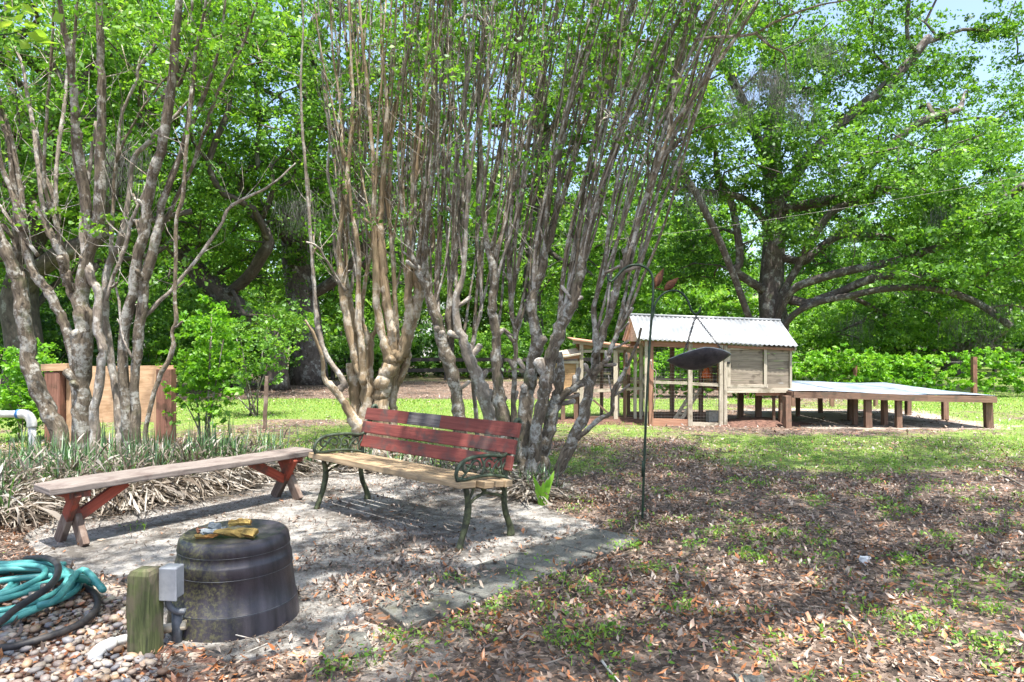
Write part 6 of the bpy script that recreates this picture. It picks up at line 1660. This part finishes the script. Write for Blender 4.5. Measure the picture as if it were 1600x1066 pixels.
# ------------------------------------------------------------------ fallen leaves and twigs
def litter_leaves(x, y, size, z, tilt=.5):
    n = len(x); az = R.random(n) * 6.283; tl = R.normal(0, tilt, n); rl = R.normal(0, tilt * .8, n)
    a = np.stack([np.cos(az) * np.cos(tl), np.sin(az) * np.cos(tl), np.sin(tl)], 1)
    b = np.stack([-np.sin(az), np.cos(az), rl], 1); b /= np.linalg.norm(b, axis=1)[:, None]
    nn = np.cross(a, b); s_ = (size * (.45 + .95 * R.random(n)))[:, None]; asp = (.22 + .36 * R.random(n))[:, None]; m1 = R.uniform(-.2, .25, n)[:, None]; m2 = R.uniform(-.2, .25, n)[:, None]
    c_ = np.stack([x, y, z + np.abs(np.sin(tl)) * s_[:, 0] * .5 + .003], 1); cr = R.uniform(-.05, .22, n)[:, None]
    V = np.stack([c_ - a * s_ * .5 + nn * s_ * cr, c_ + b * s_ * asp * .5 + a * s_ * m1 + nn * s_ * cr * .6, c_, c_ - b * s_ * asp * .5 + a * s_ * m2 + nn * s_ * cr * .6, c_ + a * s_ * .5 + nn * s_ * cr], 1).reshape(-1, 3)
    B_ = (np.arange(n) * 5)[:, None]
    F = np.concatenate([B_ + np.array([[0, 2, 1]]), B_ + np.array([[0, 3, 2]]), B_ + np.array([[2, 4, 1]]), B_ + np.array([[2, 3, 4]])], 0)
    return V, F
def lit_d(x, y):
    n = fbm(x, y, 1.6, 51); d_ = .35 + 1.6 * (n - .35)
    pin = inpoly(x, y, PATIO); dd = (x - S0[0]) * U[0] + (y - S0[1]) * U[1]; ee = (x - S0[0]) * W[0] + (y - S0[1]) * W[1]
    sl = (dd > 0) & (dd < 2.02) & (ee > 0) & (ee < .42)
    big = fbm(x, y, 1.1, 91); near = sstep(5.2, 3.4, y) * sstep(-1.6, -.9, x)
    d_ = np.where(pin, .03 + .42 * sstep(.49, .6, big) * (.35 + near) * sstep(-2.4, -1.2, x), d_)
    d_ = np.where(pin & (dd > -.2) & (dd < 1.9) & (ee > .38) & (ee < .85), np.maximum(d_, .75 * sstep(.42, .56, n)), d_)
    d_ = np.where(sl, .08 + .6 * sstep(.48, .58, n) + .4 * sstep(.32, .42, ee), d_)
    d_ = np.where(inpoly(x, y, PEB), .35, d_)
    d_ = np.where(y > 6.8, d_ * (1 - .75 * grass_amt(x, y)), d_)
    d_ = np.where(np.hypot(x - bc[0], y - bc[1]) < .33, 0, d_)
    return np.clip(d_, 0, 1)
x, y = scatter(230000, 2.45, 9.5, lit_d)
sz = np.where(R.random(len(x)) < .3, .042, .024); zz = gz(x, y) + R.random(len(x)) * .012
pin = inpoly(x, y, PATIO); dd = (x - S0[0]) * U[0] + (y - S0[1]) * U[1]; ee = (x - S0[0]) * W[0] + (y - S0[1]) * W[1]
zz = np.where(pin, .004, zz); zz = np.where((dd > -.02) & (dd < 2.05) & (ee > -.01) & (ee < .42), .02, zz)
V, F = litter_leaves(x, y, sz, zz)
tone = np.clip(R.beta(2.0, 2.4, len(x)) * .78 + .04 * R.random(len(x)), 0, .74)
org_ = (R.random(len(x)) < (.06 + .26 * sstep(4.6, 2.9, y))); tone = np.where(org_, R.uniform(.76, 1, len(x)), tone)
obj_np('fallen_leaves', V, F, M['litter'], None, np.tile(tone, 4), kind='stuff')
x, y = scatter(75000, 9.3, 26, lambda x, y: np.clip(.2 + 1.3 * (fbm(x, y, .7, 23) - .4), 0, 1) * (1 - .6 * grass_amt(x, y)))
V, F = litter_leaves(x, y, .06, gz(x, y) + .004, .4)
obj_np('fallen_leaves', V, F, M['litter'], None, np.tile(np.clip(R.beta(2.2, 2, len(x)) * .74, 0, .74), 4), kind='stuff')
# fine crumbs on patio and slabs
x, y = scatter(110000, 2.9, 7, lambda x, y: inpoly(x, y, PATIO) * (.12 + 1.2 * sstep(.47, .6, fbm(x, y, 1.4, 91))))
V, F = litter_leaves(x, y, .014, np.full(len(x), .005), .3)
obj_np('leaf_crumbs', V, F, M['litter'], None, np.tile(R.random(len(x)) * .5, 4), kind='stuff')
tw = MB()
for _ in range(520):
    y_ = math.sqrt(R.uniform(2.6 ** 2, 8.5 ** 2)); x_ = R.uniform(-.8, .8) * y_
    a = R.random() * 6.28; L_ = R.uniform(.04, .22) * (1.5 if R.random() < .1 else 1); z = float(gz(x_, y_)) + .012
    p0 = np.array([x_, y_, z]); d_ = np.array([math.cos(a), math.sin(a), R.normal(0, .05)])
    tw.tube([p0, p0 + d_ * L_ * .5 + R.normal(0, .012, 3) * np.array([1, 1, .3]), p0 + d_ * L_ + np.array([0, 0, .005])], [.0028, .0024, .0012], 4, False)
tw.build('twig_litter', M['twig'], kind='stuff')
def stick(label, pts, r):
    P = smooth_pts([gp(a, b, z) for a, b, z in pts], 4)
    o = MB().tube(P, np.linspace(r, r * .4, len(P)), 6).build('fallen_stick', M['crape_pale'], smooth=True, loc=tuple(P[0])); tag(o, label, 'stick')
stick('pale stick lying in the green grass at the right edge', [(1562, 742, .03), (1578, 748, .03), (1600, 760, .02), (1620, 768, .02)], .012)
stick('pale dry stick on the dark corner of the nearest paving slab', [(636, 982, .03), (645, 975, .035), (655, 971, .03), (664, 968, .02)], .006)
stick('long thin stick on the leaves below the paving slabs', [(800, 1045, .02), (840, 1040, .02), (880, 1028, .03), (895, 1015, .02)], .005)
stick('forked thin stick at the bottom of the picture in the leaf litter', [(940, 1032, .02), (952, 1048, .02), (965, 1062, .03), (975, 1075, .02)], .006)
stick('dark thin twig lying on the pale patio in front of the long bench', [(280, 838, .008), (300, 830, .012), (325, 818, .012), (345, 816, .01), (352, 822, .01)], .004)
stick('white dry twig in front of the barrel foot', [(350, 980, .03), (362, 990, .03), (385, 996, .02), (400, 1000, .01)], .0035)
stick('pale curved stick beneath the bright bladed plant', [(808, 775, .01), (820, 788, .02), (835, 795, .02), (855, 790, .02), (880, 792, .02)], .006)
o = lump('paper_scrap', 'crumpled white scrap lying on the bare ground at right', 'litter', tuple(gp(1352, 880)), .09, .05, .05, .8, M['tissue'], 31)
o = lump('stone', 'flat grey stone at the bottom edge of the picture', 'stone', tuple(gp(1172, 1068)), .11, .07, .03, .05, M['slab'], 33, taper=.1)
o = lump('stone', 'small grey stone at the left end of the patio beside the leaves', 'stone', tuple(gp(20, 925)), .07, .05, .045, .2, M['cinder'], 36, taper=.1)

# ------------------------------------------------------------------ sky dome is the world; done
for o in list(bpy.data.objects):
    if o.type == 'MESH' and o.get('kind') is None and o.parent is None and not o.get('category'):
        o['kind'] = 'structure'
